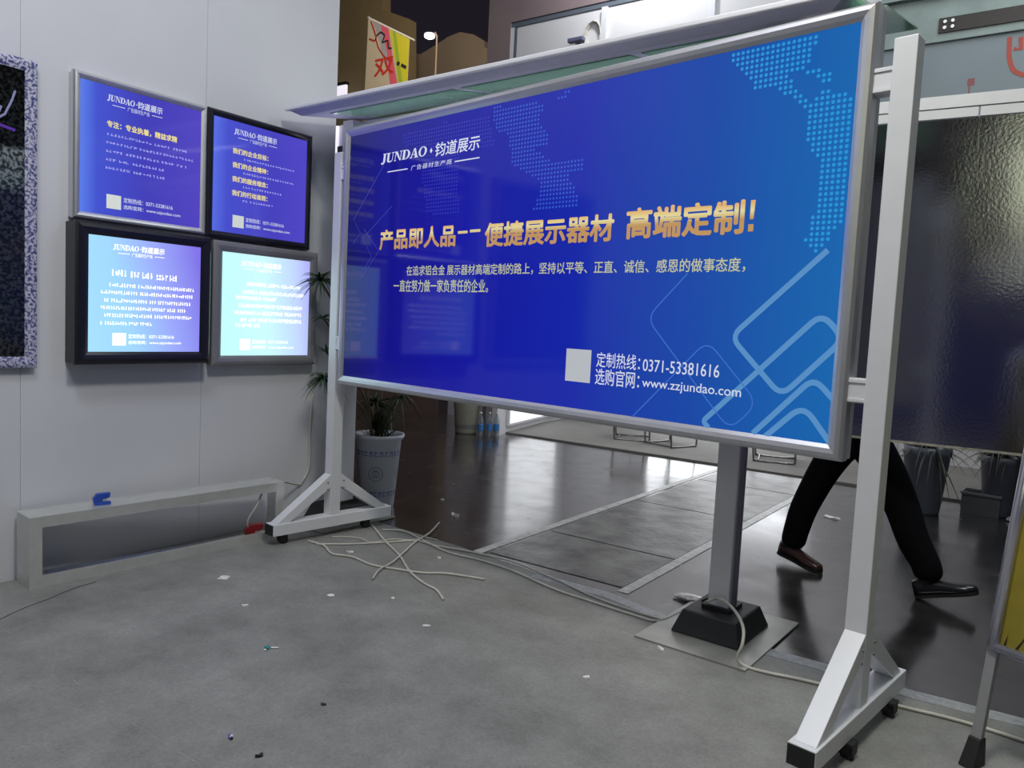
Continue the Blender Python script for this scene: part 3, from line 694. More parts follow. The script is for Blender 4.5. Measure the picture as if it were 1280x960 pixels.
crumple('sweet_wrapper', 'blue and white foil wrapper near the bottom left of the floor', 288, 922, [('foil', (0, 0, .012, .008, .006, -40), VIO), ('twist', (.012, -.004, .006, .005, .004, 0), RUB), ('twist', (.006, .0, .005, .006, .007, 0), PAPER)])
# clear plastic bag by the column base
crumple('plastic_bag', 'crumpled clear plastic wrapper beside the black column base', 862, 750, [('film', (0, 0, .085, .055, .012, 10), mat('crinkled_clear_film', (.55, .50, .50), .18, spec=.9, bump=.9, bscale=60, noise=.4, nscale=60))], z=.0005)

# ------------------------------------------------------------------ cables
def cable(label, pts, r=.0055, zoff=.0045, name='cable', group=None, m_=None):
    P = []
    for q in pts:
        P.append(fp(q[0], q[1], (q[2] if len(q) > 2 else zoff)+r))
    o = link(name, tube(NB(), smoothpath(P, 6), r, 8), m_ or CABLE, smooth=True)
    return setp(o, label, 'cable', group)
cable('long white cable on the floor from the left stand foot to the black column base', [(478, 662), (505, 664), (530, 676), (560, 690), (600, 700), (640, 713), (690, 735), (740, 752), (790, 768), (822, 776), (850, 765), (880, 753)], .006)
cable('second white cable beside the long one, ending under the base plate', [(395, 680), (440, 680), (480, 678), (520, 676), (545, 682), (590, 690), (640, 702), (690, 722), (740, 745), (790, 763), (830, 775)], .0055, .0045)
cable('white cable lying loose nearest in the tangle, ending at its right', [(385, 676), (405, 682), (415, 692), (440, 696), (465, 706), (500, 712), (530, 716), (560, 717), (606, 724)], .0065)
cable('white cable falling from the left stand and ending furthest towards the camera', [(431, 632, .07), (440, 643, .03), (462, 654), (480, 675), (499, 694), (512, 714), (530, 729), (545, 737), (554, 749)], .0065)
cable('short frayed white cable crossing the tangle diagonally', [(466, 723), (474, 712), (490, 703), (505, 690), (518, 678), (526, 673), (538, 665), (549, 653, .02)], .005, .014)
cable('thin white cord curling at the middle of the cable tangle', [(415, 671), (432, 671), (450, 673), (465, 678), (490, 674), (515, 675), (530, 672), (547, 675)], .004)
cable('white cable looping off the black column base towards the right stand foot', [(884, 752, .16), (896, 748, .17), (909, 754, .175), (921, 767, .17), (929, 785, .15), (928, 805, .10), (922, 822, .035), (932, 833), (960, 841), (990, 847), (1030, 856), (1050, 860), (1090, 872), (1130, 884), (1180, 896), (1230, 910), (1285, 928), (1330, 945)], .007)
cable('dark cord wrapped round the foot of the column above the black base', [(862, 759, .02), (880, 750, .12), (890, 748, .145), (905, 748, .15), (916, 752, .14)], .005, m_=RUB)
cable('thin white cable hanging down the wall beside the plant to the silver frame', [(390, 495, .70), (389, 515, .62), (387, 545, .48), (386, 575, .36), (383, 590, .30), (376, 606, .22), (362, 610, .20)], .007) if False else None
# hanging wall cable (held off the board by a few millimetres)
wy = lambda px, py, off=.012: pp(px, py, (WX+off, 0, 0), (1, 0, 0))
o = link('cable', tube(NB(), smoothpath([wy(391, 492), wy(389, 512), wy(387, 545), wy(387, 572), wy(385, 588), wy(379, 600), wy(374, 606), afp(ln-.03, .09, Hf+.006)], 6), .006, 8), CABLE, smooth=True)
setp(o, 'white cable hanging down the wall beside the plant onto the silver frame', 'cable')
o = link('cable', tube(NB(), smoothpath([afp(ln-.16, .10, .02), afp(ln-.21, .06, .12), afp(ln-.17, .03, .22), afp(ln-.10, .08, .29), afp(ln-.06, .12, .335)], 6), .006, 8), CABLE, smooth=True)
setp(o, 'white cable looped inside the right end of the silver frame', 'cable')
o = link('cable', tube(NB(), smoothpath([Vector((-4.16, .4, .011)), Vector((-4.155, 1.2, .011)), fp(0, 723, .011), fp(12, 720, .011), fp(22, 718, .011)]), .007, 8), CABLE, smooth=True)
setp(o, 'white cable along the foot of the wall left of the silver frame', 'cable')
o = link('thin_wire', tube(NB(), smoothpath([fp(0, 774, .0055), fp(30, 760, .0055), (fp(62, 748, .0055)), fp(88, 737, .0055), fp(120, 727, .0055)]), .0012, 5), RUB); setp(o, 'hair thin dark wire curving over the floor at the left', 'wire')

# ------------------------------------------------------------------ plants and pots
LEAF = mat('dark_green_leaf', (.025, .055, .02), .4, noise=.35, nscale=9)
LEAF2 = mat('olive_leaf', (.016, .02, .008), .5, noise=.4, nscale=9)
STEM = mat('brown_stem', (.10, .07, .045), .7, noise=.2)
SOIL = mat('dark_soil', (.05, .03, .02), .9, noise=.3)
def leafhead(bm, c, n, L, droop=.5, wd=.012, up=.3, seed=0, keep=None):
    rnd = random.Random(seed)
    for k in range(n):
        a = 2*math.pi*k*.618+rnd.random()*.4; e = up+rnd.uniform(-.5, .75); l = L*rnd.uniform(.7, 1.1)
        d = Vector((math.cos(a)*math.cos(e), math.sin(a)*math.cos(e), math.sin(e))); s = Vector((-math.sin(a), math.cos(a), 0))
        prev = None; N = 5
        if keep:
            f = keep(Vector(c), d*l)
            if not f: continue
        for i in range(N+1):
            t = i/N; p = Vector(c)+d*(l*t)+Vector((0, 0, -droop*l*t*t)); ww = wd*(1-.95*abs(t-.25)/.75)
            q = (bm.verts.new(p-s*ww), bm.verts.new(p+Vector((0, 0, -ww*.5))), bm.verts.new(p+s*ww))
            if prev: bm.faces.new((prev[0], prev[1], q[1], q[0])); bm.faces.new((prev[1], prev[2], q[2], q[1]))
            prev = q
def potted(name, label, loc, prof, potm, potname='pot'):
    r = root(name, label, 'plant' if name != 'plant_pot' else 'pot', loc)
    link(potname, lathe(NB(), prof, 28), potm, r, smooth=False)
    rt, zt_ = prof[-2][0], prof[-2][1]
    return r
PC = Vector((-4.08, 4.09, 0))
pl = root('potted_palm', 'tall potted palm in a white pot with blue print behind the left stand', 'plant', PC)
POTW = mat('white_glazed_pot', (.52, .54, .62), .3, noise=.04)
pot = link('pot', lathe(NB(), [(.12, 0), (.125, .01), (.165, .50), (.185, .52), (.188, .545), (.172, .545), (.155, .50), (.155, .49)], 32), POTW, pl, smooth=True)
link('soil', lathe(NB(), [(.153, .48), (.153, .495)], 24), SOIL, pl)
BLI = mat('blue_glaze', (.10, .13, .36), .4)
def potmarks():
    bm = NB()
    rr = lambda z: .125+(.04)*z/.5+.0015
    def q(a0, a1, z0, z1):
        for k in range(2):
            b0, b1 = a0+(a1-a0)*k/2, a0+(a1-a0)*(k+1)/2
            bm.faces.new([bm.verts.new((rr(z)*math.cos(a), rr(z)*math.sin(a), z)) for a, z in ((b0, z0), (b1, z0), (b1, z1), (b0, z1))])
    for zc in (.11, .41):
        for k in range(26):
            a = k*2*math.pi/26
            q(a, a+.04, zc-.022, zc+.022); q(a+.03, a+.15, zc+.008, zc+.016)
            if k % 2: q(a+.11, a+.15, zc-.022, zc+.02)
            else: q(a+.05, a+.16, zc-.016, zc-.010)
    return bm
o = link('blue_print', potmarks(), BLI, pot); o['kind'] = 'stuff'
bm = NB(); rr = lambda z: .125+.04*z/.5+.0015
for ac in (-.9, .6, 2.2, 3.9):
    for R_, w_ in ((.055, .006), (.030, .005)):
        for k in range(20):
            a = 2*math.pi*k/20; a2 = 2*math.pi*(k+1)/20
            def P(R, t): z = .26+R*math.sin(t); an = ac+R*math.cos(t)/.15; return bm.verts.new((rr(z)*math.cos(an), rr(z)*math.sin(an), z))
            bm.faces.new((P(R_, a), P(R_, a2), P(R_-w_, a2), P(R_-w_, a)))
    for t in (0, 1, 2, 3):
        z = .26+.012*(t-1.5); an = ac
        bm.faces.new([bm.verts.new((rr(zz)*math.cos(aa), rr(zz)*math.sin(aa), zz)) for aa, zz in ((an-.1, z), (an+.1, z), (an+.1, z+.005), (an-.1, z+.005))])
link('round_emblem', bm, mat('grey_blue_glaze', (.18, .20, .28), .4), pot)['kind'] = 'stuff'
heads = []
pw = lambda px, py, yy: pp(px, py, (0, yy, 0), (0, 1, 0))
for (px, py, yy, n, L, dr, sd) in ((400, 350, 3.36, 60, .19, .6, 1), (404, 398, 3.40, 20, .11, .5, 2), (408, 440, 3.42, 12, .13, .3, 3), (405, 474, 3.38, 60, .19, .75, 4), (470, 505, 4.02, 50, .26, .6, 5), (500, 497, 4.08, 16, .20, 1.1, 6)):
    heads.append((pw(px, py, yy)-PC, n, L, dr, sd))
for c, n, L, dr, sd in heads:
    bm = NB(); ww = (lambda c0, v: (PC+c0+v).x > WX+.02 or (PC+c0+v).y > WEND+.05)
    leafhead(bm, c, n, L, dr, .0085, .25, sd, ww); o = link('leaf_cluster', bm, LEAF, pl); o['kind'] = 'stuff'
    bm = NB(); base = Vector((c.x*.12, c.y*.12, .49)); tube(bm, smoothpath([base, Vector((c.x*.35, c.y*.35, .49+(c.z-.49)*.55)), c], 5), .008, 6); link('stem', bm, STEM, pl)
bm = NB()
for k in range(60):
    a = random.random()*6.28; r0 = random.random()*.09; x, y_ = r0*math.cos(a), r0*math.sin(a)
    h = random.uniform(.16, .34)
    leafhead(bm, Vector((x, y_, .49+random.random()*.12)), 2, h, .1, .010, 1.1, k)
o = link('leaf_cluster', bm, LEAF, pl); o['kind'] = 'stuff'

# pot and bottles on the far side of the aisle
P2 = fp(582, 541)
pt = root('plant_pot', 'pale cream round pot standing beside the water bottles behind the big sign', 'pot', P2)
link('pot_body', lathe(NB(), [(.13, 0), (.135, .02), (.165, .36), (.175, .40), (.178, .44), (.165, .44), (.15, .40)], 28), mat('cream_ceramic', (.33, .32, .27), .4, noise=.08), pt, smooth=True)
link('pot_band', lathe(NB(), [(.1385, .06), (.1445, .12), (.140, .12), (.135, .06)], 28), mat('grey_band', (.2, .2, .19), .5), pt)
link('soil', lathe(NB(), [(.148, .385), (.148, .40)], 20), SOIL, pt)
WTR = mat('clear_water_bottle', (.75, .82, .9), .08, trans=.85); BLBL = mat('bottle_blue_label', (.05, .22, .55), .4); CAPM = mat('bottle_cap_red', (.5, .12, .05), .4)
for i, (px, lab) in enumerate(((601, 'left water bottle of the row beside the cream pot'), (612, 'middle water bottle of the row beside the cream pot'), (621, 'right water bottle of the row beside the cream pot'))):
    Pb = fp(px-1, 545); rb = root('water_bottle', lab, 'bottle', Pb, group='water bottles beside the cream pot')
    link('bottle_body', lathe(NB(), [(.034, 0), (.038, .01), (.038, .19), (.030, .225), (.014, .26), (.013, .28)], 16), WTR, rb, smooth=True)
    link('bottle_label', lathe(NB(), [(.0385, .07), (.0392, .072), (.0392, .15), (.0385, .152)], 16), BLBL, rb)
    link('bottle_cap', lathe(NB(), [(.016, .28), (.016, .30)], 12), WHP, rb)

# plants and pots at the right behind the metal panel
for (px, py, sc_, lab, pm, lf, sd) in ((1152, 640, 1.0, 'blue grey tapered plant pot under the metal panel, left of the crate', mat('blue_grey_pot', (.12, .13, .16), .45, noise=.08), 'R', 11),
                               (1247, 644, .9, 'dim violet plant pot under the metal panel, right of the crate', mat('violet_grey_pot', (.09, .09, .12), .45, noise=.08), 'L', 12)):
    Pp = fp(px, py); rp = root('potted_plant', lab, 'plant', Pp)
    link('pot', lathe(NB(), [(.125*sc_, 0), (.13*sc_, .02), (.175*sc_, .48*sc_), (.185*sc_, .50*sc_), (.185*sc_, .56*sc_), (.168*sc_, .56*sc_), (.16*sc_, .50*sc_)], 24), pm, rp, smooth=True)
    link('soil', lathe(NB(), [(.158*sc_, .48*sc_), (.158*sc_, .50*sc_)], 20), SOIL, rp)
    bm = NB()
    for k in range(6):
        leafhead(bm, Vector((random.uniform(-.05, .05), random.uniform(-.05, .05), .5*sc_+.06*k)), 12, .48, .9, .013, .5, sd*10+k)
    o = link('foliage', bm, LEAF2, rp); o['kind'] = 'stuff'
    link('trunk', tube(NB(), [(0, 0, .5*sc_), (.01, .02, .95*sc_)], .02, 8), STEM, rp)
Pc = fp(1222, 644)
cr8 = root('storage_crate', 'grey plastic crate on the dark floor between the plant pots', 'crate', Pc, rad(-4))
bm = NB(); bx(bm, -.13, .15, 0, .012, .02, .17); bx(bm, -.13, .15, .20, .212, .02, .17); bx(bm, -.13, -.118, .012, .20, .02, .17); bx(bm, .138, .15, .012, .20, .02, .17); bx(bm, -.13, .15, 0, .212, 0, .02)
link('crate_body', bm, mat('grey_crate', (.11, .11, .115), .5, noise=.12), cr8)
link('crate_rim', bx(bx(bx(bx(NB(), -.14, .16, -.01, .003, .165, .185), -.14, .16, .209, .222, .165, .185), -.14, -.127, .003, .209, .165, .185), .147, .16, .003, .209, .165, .185), GREY, cr8)
Pk = fp(1268, 652)
crumple('foil_ball', 'bright crumpled scrap on the floor by the right hand plant pot', 1264, 652, [('foil', (0, 0, .035, .03, .02, 0), mat('bright_foil', (.8, .8, .8), .2, .6))], z=.0005)
bg = fp(1276, 636)
bag = root('black_bag', 'tall black bag standing at the right edge beyond the plant pots', 'bag', bg)
bm = NB(); prism(bm, [(-.09, 0), (.20, 0), (.21, .45), (.12, .60), (-.02, .60), (-.11, .42)], -.09, .09); link('bag_body', bm, RUB, bag, bevel=.02)
link('handle', tube(NB(), smoothpath([(0, 0, .59), (.01, 0, .68), (.08, 0, .69), (.10, 0, .59)]), .008, 6), RUB, bag)

# ------------------------------------------------------------------ metal sheet panel on a frame (right)
py_ = rad(3.9)
PM = bpy.data.materials.new('hammered_metal_sheet'); PM.use_nodes = True; nt = PM.node_tree; b = nt.nodes['Principled BSDF']
b.inputs['Base Color'].default_value = (.36, .36, .42, 1); b.inputs['Metallic'].default_value = 1; b.inputs['Roughness'].default_value = .13
tc = nt.nodes.new('ShaderNodeTexCoord'); n = nt.nodes.new('ShaderNodeTexNoise'); n.inputs['Scale'].default_value = 70; n.inputs['Detail'].default_value = 5
n3 = nt.nodes.new('ShaderNodeTexNoise'); n3.inputs['Scale'].default_value = 3; n3.inputs['Detail'].default_value = 1
bp = nt.nodes.new('ShaderNodeBump'); bp.inputs['Strength'].default_value = .045; bp.inputs['Distance'].default_value = .01
bp2 = nt.nodes.new('ShaderNodeBump'); bp2.inputs['Strength'].default_value = .05; bp2.inputs['Distance'].default_value = .05
for a_, b_ in ((tc.outputs['Object'], n.inputs['Vector']), (n.outputs['Fac'], bp.inputs['Height']), (tc.outputs['Object'], n3.inputs['Vector']), (n3.outputs['Fac'], bp2.inputs['Height']), (bp2.outputs[0], bp.inputs['Normal']), (bp.outputs[0], b.inputs['Normal'])): nt.links.new(a_, b_)
ms = root('metal_panel_display', 'large dark reflective metal sheet in a white topped frame right of the big sign', 'display', (-.5, 4.45, 0), py_)
link('metal_sheet', bx(NB(), -.42, 1.15, 0, .012, .895, 2.53), PM, ms)
link('bottom_edge', bx(NB(), -.42, 1.15, -.004, .016, .885, .897), mat('worn_edge_strip', (.45, .44, .38), .5, .4, noise=.4, nscale=30), ms)
link('top_rail', bx(NB(), -.42, 1.15, -.012, .03, 2.585, 2.645), WHP, ms)
for xa, xb in ((-.42, .075), (.083, .36), (.368, 1.15)): link('lower_rail', bx(NB(), xa, xb, -.006, .03, 2.535, 2.58), WHP, ms)
for xc in (-.25, 1.17): link('leg', bx(NB(), xc-.018, xc+.018, .018, .054, 0, 2.60), GREY, ms)
for xc in (-.25, 1.17): link('foot', bx(NB(), xc-.02, xc+.02, -.02, .18, 0, .03), GREY, ms)

# ------------------------------------------------------------------ steel beam and header board over the aisle (right)
BEAMM = mat('grey_green_painted_steel', (.26, .32, .31), .5, noise=.18, nscale=5, bump=.2, bscale=20)
hp = lambda px, py, yy=6.5: pp(px, py, (0, yy, 0), (0, 1, 0))
gt = root('overhead_gantry', 'grey green steel gantry beam with a header board above the right aisle', 'gantry', (0, 6.5, 0))
zz = lambda px, py: hp(px, py).z
link('beam', bx(NB(), -1.32, 2.2, 0, .12, 3.62, 3.98), BEAMM, gt, bevel=.004)
link('beam_flange', bx(NB(), -1.32, 2.2, -.05, .0, 3.95, 3.99), BEAMM, gt)
pz0, pz1 = hp(1174, 42).z, hp(1174, 24).z
plx = hp(1174, 30).x
o = link('splice_plate', bx(NB(), plx, 2.1, -.012, 0, pz0, pz1), mat('dark_brown_steel', (.022, .014, .014), .5, noise=.2), gt)
bm = NB()
for dx in (.04, .09):
    for dz in (.3, .7): tube(bm, [(plx+dx, -.012, pz0+(pz1-pz0)*dz), (plx+dx, -.024, pz0+(pz1-pz0)*dz)], .013, 6)
link('bolts', bm, ALU, o)['kind'] = 'stuff'
link('header_board', bx(NB(), hp(1158, 80).x-.4, 2.1, .02, .05, 2.35, 3.62), mat('slate_grey_board', (.20, .24, .27), .5, noise=.06, nscale=3), gt)
RLOG = mat('red_paint', (.40, .05, .03), .5)
bm = NB(); q = lambda L: [(hp(*a).x, hp(*a).z) for a in L]
stroke(bm, q([(1262, 45), (1261, 72), (1266, 88), (1282, 94), (1300, 88)]), .03, .018, .08); stroke(bm, q([(1267, 60), (1276, 60), (1276, 45)]), .028, .0178); stroke(bm, q([(1282, 63), (1300, 62)]), .02, .0176)
link('red_emblem', bm, RLOG, gt)
bm = NB(); stroke(bm, q([(1209, 102), (1218, 101)]), .05, .018); stroke(bm, q([(1212, 104), (1210, 121)]), .01, .0178); link('red_mark', bm, mat('dull_red_paint', (.25, .07, .08), .5), gt)
for xc in (-1.09, 2.15): link('gantry_post', bx(NB(), xc-.03, xc+.03, .02, .10, 0, 3.62), BEAMM, gt)

# ------------------------------------------------------------------ poster stand at the right edge
F0 = fp(1215, 957)
pyaw = rad(-24)
ps = root('poster_stand', 'silver framed poster stand with a gold poster at the right edge', 'stand', (F0.x, F0.y, 0.004), pyaw)
lean = .17; LV = lambda h, x=0, y=0: Vector((x, y+lean*h, h))
def leanbox(bm, x0, x1, y0, y1, h0, h1):
    return hexa(bm, [LV(h0, x0, y0), LV(h0, x1, y0), LV(h0, x1, y1), LV(h0, x0, y1), LV(h1, x0, y0), LV(h1, x1, y0), LV(h1, x1, y1), LV(h1, x0, y1)])
for x in (0, .62):
    lg = link('leg', leanbox(NB(), x-.017, x+.017, -.012, .012, .09, .42), mat('satin_grey_tube', (.38, .38, .39), .4, .4, noise=.04), ps, bevel=.003)
    link('rubber_foot', hexa(NB(), [Vector((x-.025, -.045, 0)), Vector((x+.025, -.045, 0)), Vector((x+.025, .035, 0)), Vector((x-.025, .035, 0)), LV(.095, x-.020, -.018), LV(.095, x+.020, -.018), LV(.095, x+.020, .018), LV(.095, x-.020, .018)]), RUB, lg, bevel=.004)
SFR = mat('polished_silver_tube', (.62, .62, .72), .25, .8, noise=.03)
for x in (0, .62): link('side_rail', tube(NB(), [LV(.40, x, -.012), LV(1.38, x, -.012)], .019, 12), SFR, ps, smooth=True)
for h in (.40, 1.38): link('cross_rail', tube(NB(), [LV(h, 0, -.014), LV(h, .62, -.014)], .016, 12), SFR, ps, smooth=True)
PGOLD = mat('gold_poster_print', (.25, .20, .02), .3, noise=.25, nscale=5)
pn = link('poster', leanbox(NB(), .012, .608, -.008, -.002, .41, 1.37), PGOLD, ps)
bm = NB()
for k in range(16):
    x = .03+k*.036; hh = random.uniform(.03, .09)
    a, b_, c_ = LV(.415, x, -.0095), LV(.415, x+.008, -.0095), LV(.42+hh, x+random.uniform(-.03, .04), -.0095)
    bm.faces.new([bm.verts.new(v) for v in (a, b_, c_)])
link('dark_figures', bm, mat('poster_black', (.02, .015, .01), .4), pn)['kind'] = 'stuff'
bm = NB()
for k, (x, h) in enumerate(((.10, .66), (.16, .72), (.08, .95), (.3, .8), (.45, 1.0))):
    for j in range(5):
        a0_ = j*1.2566; c = LV(h, x, -.0095)
        v = [Vector((c.x+r_*math.cos(t), c.y, c.z+r_*math.sin(t))) for r_, t in ((.0, 0), (.03, a0_-.4), (.06, a0_), (.03, a0_+.4))]
        bm.faces.new([bm.verts.new(p_) for p_ in v])
link('pale_sparkles', bm, mat('poster_cream', (.75, .68, .40), .4), pn)['kind'] = 'stuff'
for x in (0.02, .60):
    link('back_leg', tube(NB(), [LV(1.2, x, .02), Vector((x, .70, .012))], .012, 8), SFR, ps, smooth=True)

# ------------------------------------------------------------------ neighbouring booth behind
BWM = mat('booth_white_board', (.66, .66, .68), .55, noise=.03, nscale=2)
MAU = mat('mauve_fascia', (.26, .20, .21), .5, noise=.06, nscale=4)
wb = link('wall_back', bx(NB(), -6.25, 3.2, 10.25, 10.35, 0, 4.62), BWM); setp(wb, kind='structure')
yb = 10.25
bp_ = lambda px, py: pp(px, py, (0, yb, 0), (0, 1, 0))
xx = -6.2
while xx < 3.1:
    link('panel', bx(NB(), xx+.004, min(xx+1.16, 3.2)-.004, yb-.02, yb, 0.02, 4.6), BWM, wb); xx += 1.18
bm = NB(); S0, S1 = Vector((-5.66, 7.72, 0)), Vector((-6.17, 10.2, 0)); T_ = Vector((-.08, 0, 0)); Z_ = Vector((0, 0, 4.6))
hexa(bm, [S0, S1, S1+T_, S0+T_, S0+Z_, S1+Z_, S1+T_+Z_, S0+T_+Z_]); wsd = link('wall_side', bm, BWM); setp(wsd, kind='structure')
# fascia of the booth above the canopy
yh = 7.72
hp2 = lambda px, py: pp(px, py, (0, yh, 0), (0, 1, 0))
xL, zT = hp2(640, 29).x, hp2(640, 29).z
cl_ = link('trim_3', bx(NB(), hp2(613, 10).x, xL, yh-.02, yh+.25, 0.9, zT+1.2), MAU); setp(cl_, kind='structure')
hd = link('trim_2', bx(NB(), xL, 3.2, yh-.02, yh+.2, zT, zT+1.2), MAU); setp(hd, kind='structure')
fb_ = link('wall_fascia', bx(NB(), xL, 3.2, yh+.02, yh+.12, 3.0, zT), BWM); setp(fb_, kind='structure')
link('trim', bx(NB(), xL, 3.2, yh-.01, yh+.02, zT-.06, zT-.002), mat('blue_grey_trim', (.16, .19, .23), .4, .3), fb_)
link('trim', bx(NB(), xL+.0, xL+.045, yh-.01, yh+.02, 3.0, zT-.06), WHP, fb_)
link('trim', bx(NB(), xL+.047, xL+.075, yh-.006, yh+.02, 3.0, zT-.06), MATS['blue_grey_trim'], fb_)
px_ = hp2(757, 20).x; pitch = hp2(891, 12).x-px_; xs_ = [xL+.08]+[px_+pitch*k for k in range(6)]
for k in range(6):
    link('panel', bx(NB(), xs_[k]+.006, xs_[k+1]-.006, yh, yh+.02, 3.02, zT-.065), BWM, fb_)
for k in range(1, 6):
    link('panel_post', bx(NB(), xs_[k]-.035, xs_[k]+.035, yh-.035, yh-.001, 3.02, zT-.065), WHP, fb_)
def lit_panel(label, M_, W_, H_, es_):
    rr_ = root('backlit_panel', label, 'light box'); rr_.matrix_world = M_
    link('diffuser', bx(NB(), .03, W_-.03, -.05, -.04, .03, H_-.03), mat('lit_white_%g' % es_, (.8, .8, .8), .5, emit=(.92, .95, 1.0), es=es_), rr_)
    link('casing', bx(NB(), 0, W_, -.04, 0, 0, H_), WHP, rr_)
lit_panel('wide brightly lit white panel low on the far booth wall', Matrix.Translation((-4.75, yb-.024, .22)), 2.3, 1.0, 2.6)
sd_ = (S1-S0).normalized(); sang = math.atan2(sd_.y, sd_.x)
nS = Vector((sd_.y, -sd_.x, 0)); pS = lambda px, py: pp(px, py, S0, nS)
qa, qb = pS(634, 500), pS(694, 500)
lit_panel('backlit white panel low on the side wall of the far booth', Matrix.Translation((qa.x+.003, qa.y, .10)) @ Matrix.Rotation(sang, 4, 'Z'), (qb-qa).xy.length, 1.35, .85)
p0 = hp2(744, 44)
o = link('cable_coil', NB(), CABLE); bm = bmesh.new()
for k in range(3): tube(bm, [(math.cos(t*.5236)*(.085+.010*k), -.01*k, math.sin(t*.5236)*(.13+.01*k)) for t in range(13)], .008, 6)
bm.to_mesh(o.data); bm.free(); o.location = (p0.x-.02, yh-.012, p0.z); setp(o, 'white coil of cable hanging on the booth fascia above the canopy', 'cable'); o['kind'] = 'thing'; del o['kind']
p0 = hp2(724, 53)
o = root('floodlight', 'small dark floodlight low on the booth fascia above the canopy', 'lamp', (p0.x, yh-.001, p0.z-.02))
link('lamp_body', bx(NB(), -.10, .10, -.10, -.03, .0, .05), mat('blue_grey_body', (.12, .13, .22), .4), o, bevel=.01); link('bracket', bx(NB(), -.03, .03, -.03, 0, .01, .04), GREY, o)

# side wall pieces seen under the sign at the left
BRW = mat('brown_partition', (.16, .115, .105), .5, noise=.06, nscale=3)
a_ = fp(470, 527); b_ = fp(537, 520)
o = link('wall_partition', bx(NB(), -9.4, -7.47, 8.62, 8.70, 0, 2.1), BRW); setp(o, kind='structure')
o = link('wall_partition', bx(NB(), -7.46, -6.45, 8.9, 8.98, 0, 2.1), mat('lilac_white_board', (.55, .54, .66), .5, noise=.03)); setp(o, kind='structure')
o = link('trim_4', bx(NB(), -6.78, -6.74, 8.88, 8.90, 0, 2.1), GREY); setp(o, kind='structure')

# far hall: dim walls with a broken skyline
yf = 12.0
fz = lambda px, py, yy=yf: pp(px, py, (0, yy, 0), (0, 1, 0))
OCH = mat('ochre_hall_wall', (.20, .155, .085), .8, noise=.12, nscale=.8)
OCH2 = mat('grey_brown_hall_wall', (.17, .135, .105), .8, noise=.12, nscale=.8)
def slab(name, pts, yy, th, m_):
    P = [fz(*p, yy) for p in pts]; P = [(p.x, max(p.z, 0)) for p in P]
    o = link(name, prism(NB(), P, yy, yy+th), m_); setp(o, kind='structure'); return o
slab('wall_far', [(380, -40), (478, -25), (478, 12), (510, 23), (511, 420), (380, 420)], 12.0, .25, OCH)
slab('wall_far', [(505, 60), (525, 68), (545, 56), (560, 46), (575, 40), (592, 43), (605, 51), (606, 60), (640, 62), (640, 420), (505, 420)], 12.6, .25, OCH2)
# small lit fascia of a far stand
p0 = fz(424, 121, 11.9); p1 = fz(443, 113, 11.9)
o = root('lit_fascia', 'small white lit fascia just beyond the end of the wall, above the canopy', 'sign', (p0.x-.35, 11.5, p0.z-.3))
link('fascia_face', bx(NB(), 0, 1.0, 0, .05, 0, .37), mat('lit_lilac_white', (.7, .7, .7), .5, emit=(.75, .72, .85), es=1.0), o)
link('fascia_cap', bx(NB(), -.02, 1.02, -.02, .07, .37, .43), RUB, o)
link('fascia_post', bx(NB(), .42, .58, .0, .05, -(p0.z-.3), 0), GREY, o)
# flag banner
fa, fb, fc, fd = fz(461, 23, 10.5), fz(512, 49, 10.5), fz(508, 125, 10.5), fz(454, 135, 10.5)
flg = root('banner_flag', 'slanted white flag banner with a red character and yellow stripe', 'flag', (fd.x, 10.5, 0))
lx = lambda v: (v.x-fd.x, v.z)
TLx, TLz = lx(fa); TRx, TRz = lx(fb); BLx, BLz = 0, fd.z; BRx, BRz = lx(fc)
BLz -= .6; BRz -= .7
def fpt(u, v):                                   # u across, v down (0 top .. 1 at old bottom)
    zt_ = TLz+(TRz-TLz)*u; zb2 = BLz+(BRz-BLz)*u; xt = TLx+(TRx-TLx)*u; xb = BLx+(BRx-BLx)*u
    return (xt+(xb-xt)*v*.62, zt_+(zb2-zt_)*v*.62)
def fwave(x): return .03*math.sin(x*6)
def fshape(name, poly_, m_, y, parent):
    bm = NB(); bm.faces.new([bm.verts.new((fpt(u, v)[0], y, fpt(u, v)[1])) for u, v in poly_]); return link(name, bm, m_, parent)
ck = link('flag_cloth', prism(NB(), [fpt(0, 0), fpt(1, 0), fpt(1, 1.55), fpt(0, 1.55)], -.004, .004), mat('flag_cream', (.50, .45, .36), .7, noise=.04), flg)
fshape('pink_stripe', [(.28, 0), (.50, 0), (.62, .35), (.93, 1.2), (.72, 1.2), (.48, .4)], mat('flag_pink', (.62, .10, .16), .7), -.0055, ck)
fshape('grey_stripe', [(.10, 0), (.30, 0), (.50, .35), (.55, .55), (.40, .50), (.32, .25)], mat('flag_grey', (.33, .33, .38), .7), -.006, ck)
fshape('yellow_stripe', [(.52, 0), (1, 0), (1, .95), (.86, .95), (.70, .45)], mat('flag_yellow', (.55, .52, .03), .7), -.0065, ck)
fshape('green_stripe', [(.60, .0), (.68, .0), (.95, .95), (.86, .95)], mat('flag_green', (.28, .42, .04), .7), -.0075, ck)
bm = NB(); stroke(bm, [fpt(*q_) for q_ in ((.06, .02), (.16, .13), (.22, .21), (.18, .26), (.04, .26))], .035, -.008, .05); stroke(bm, [fpt(*q_) for q_ in ((.20, .22), (.28, .33), (.42, .42), (.62, .46))], .03, -.008, .05); link('red_flourish', bm, mat('flag_dark_red', (.38, .03, .03), .7), ck)
bm = NB(); stroke(bm, [fpt(*q_) for q_ in ((.22, .18), (.32, .10), (.42, .12), (.36, .24), (.50, .17), (.52, .28), (.60, .26))], .035, -.0085, .03); link('black_flourish', bm, mat('flag_black', (.02, .02, .03), .7), ck)
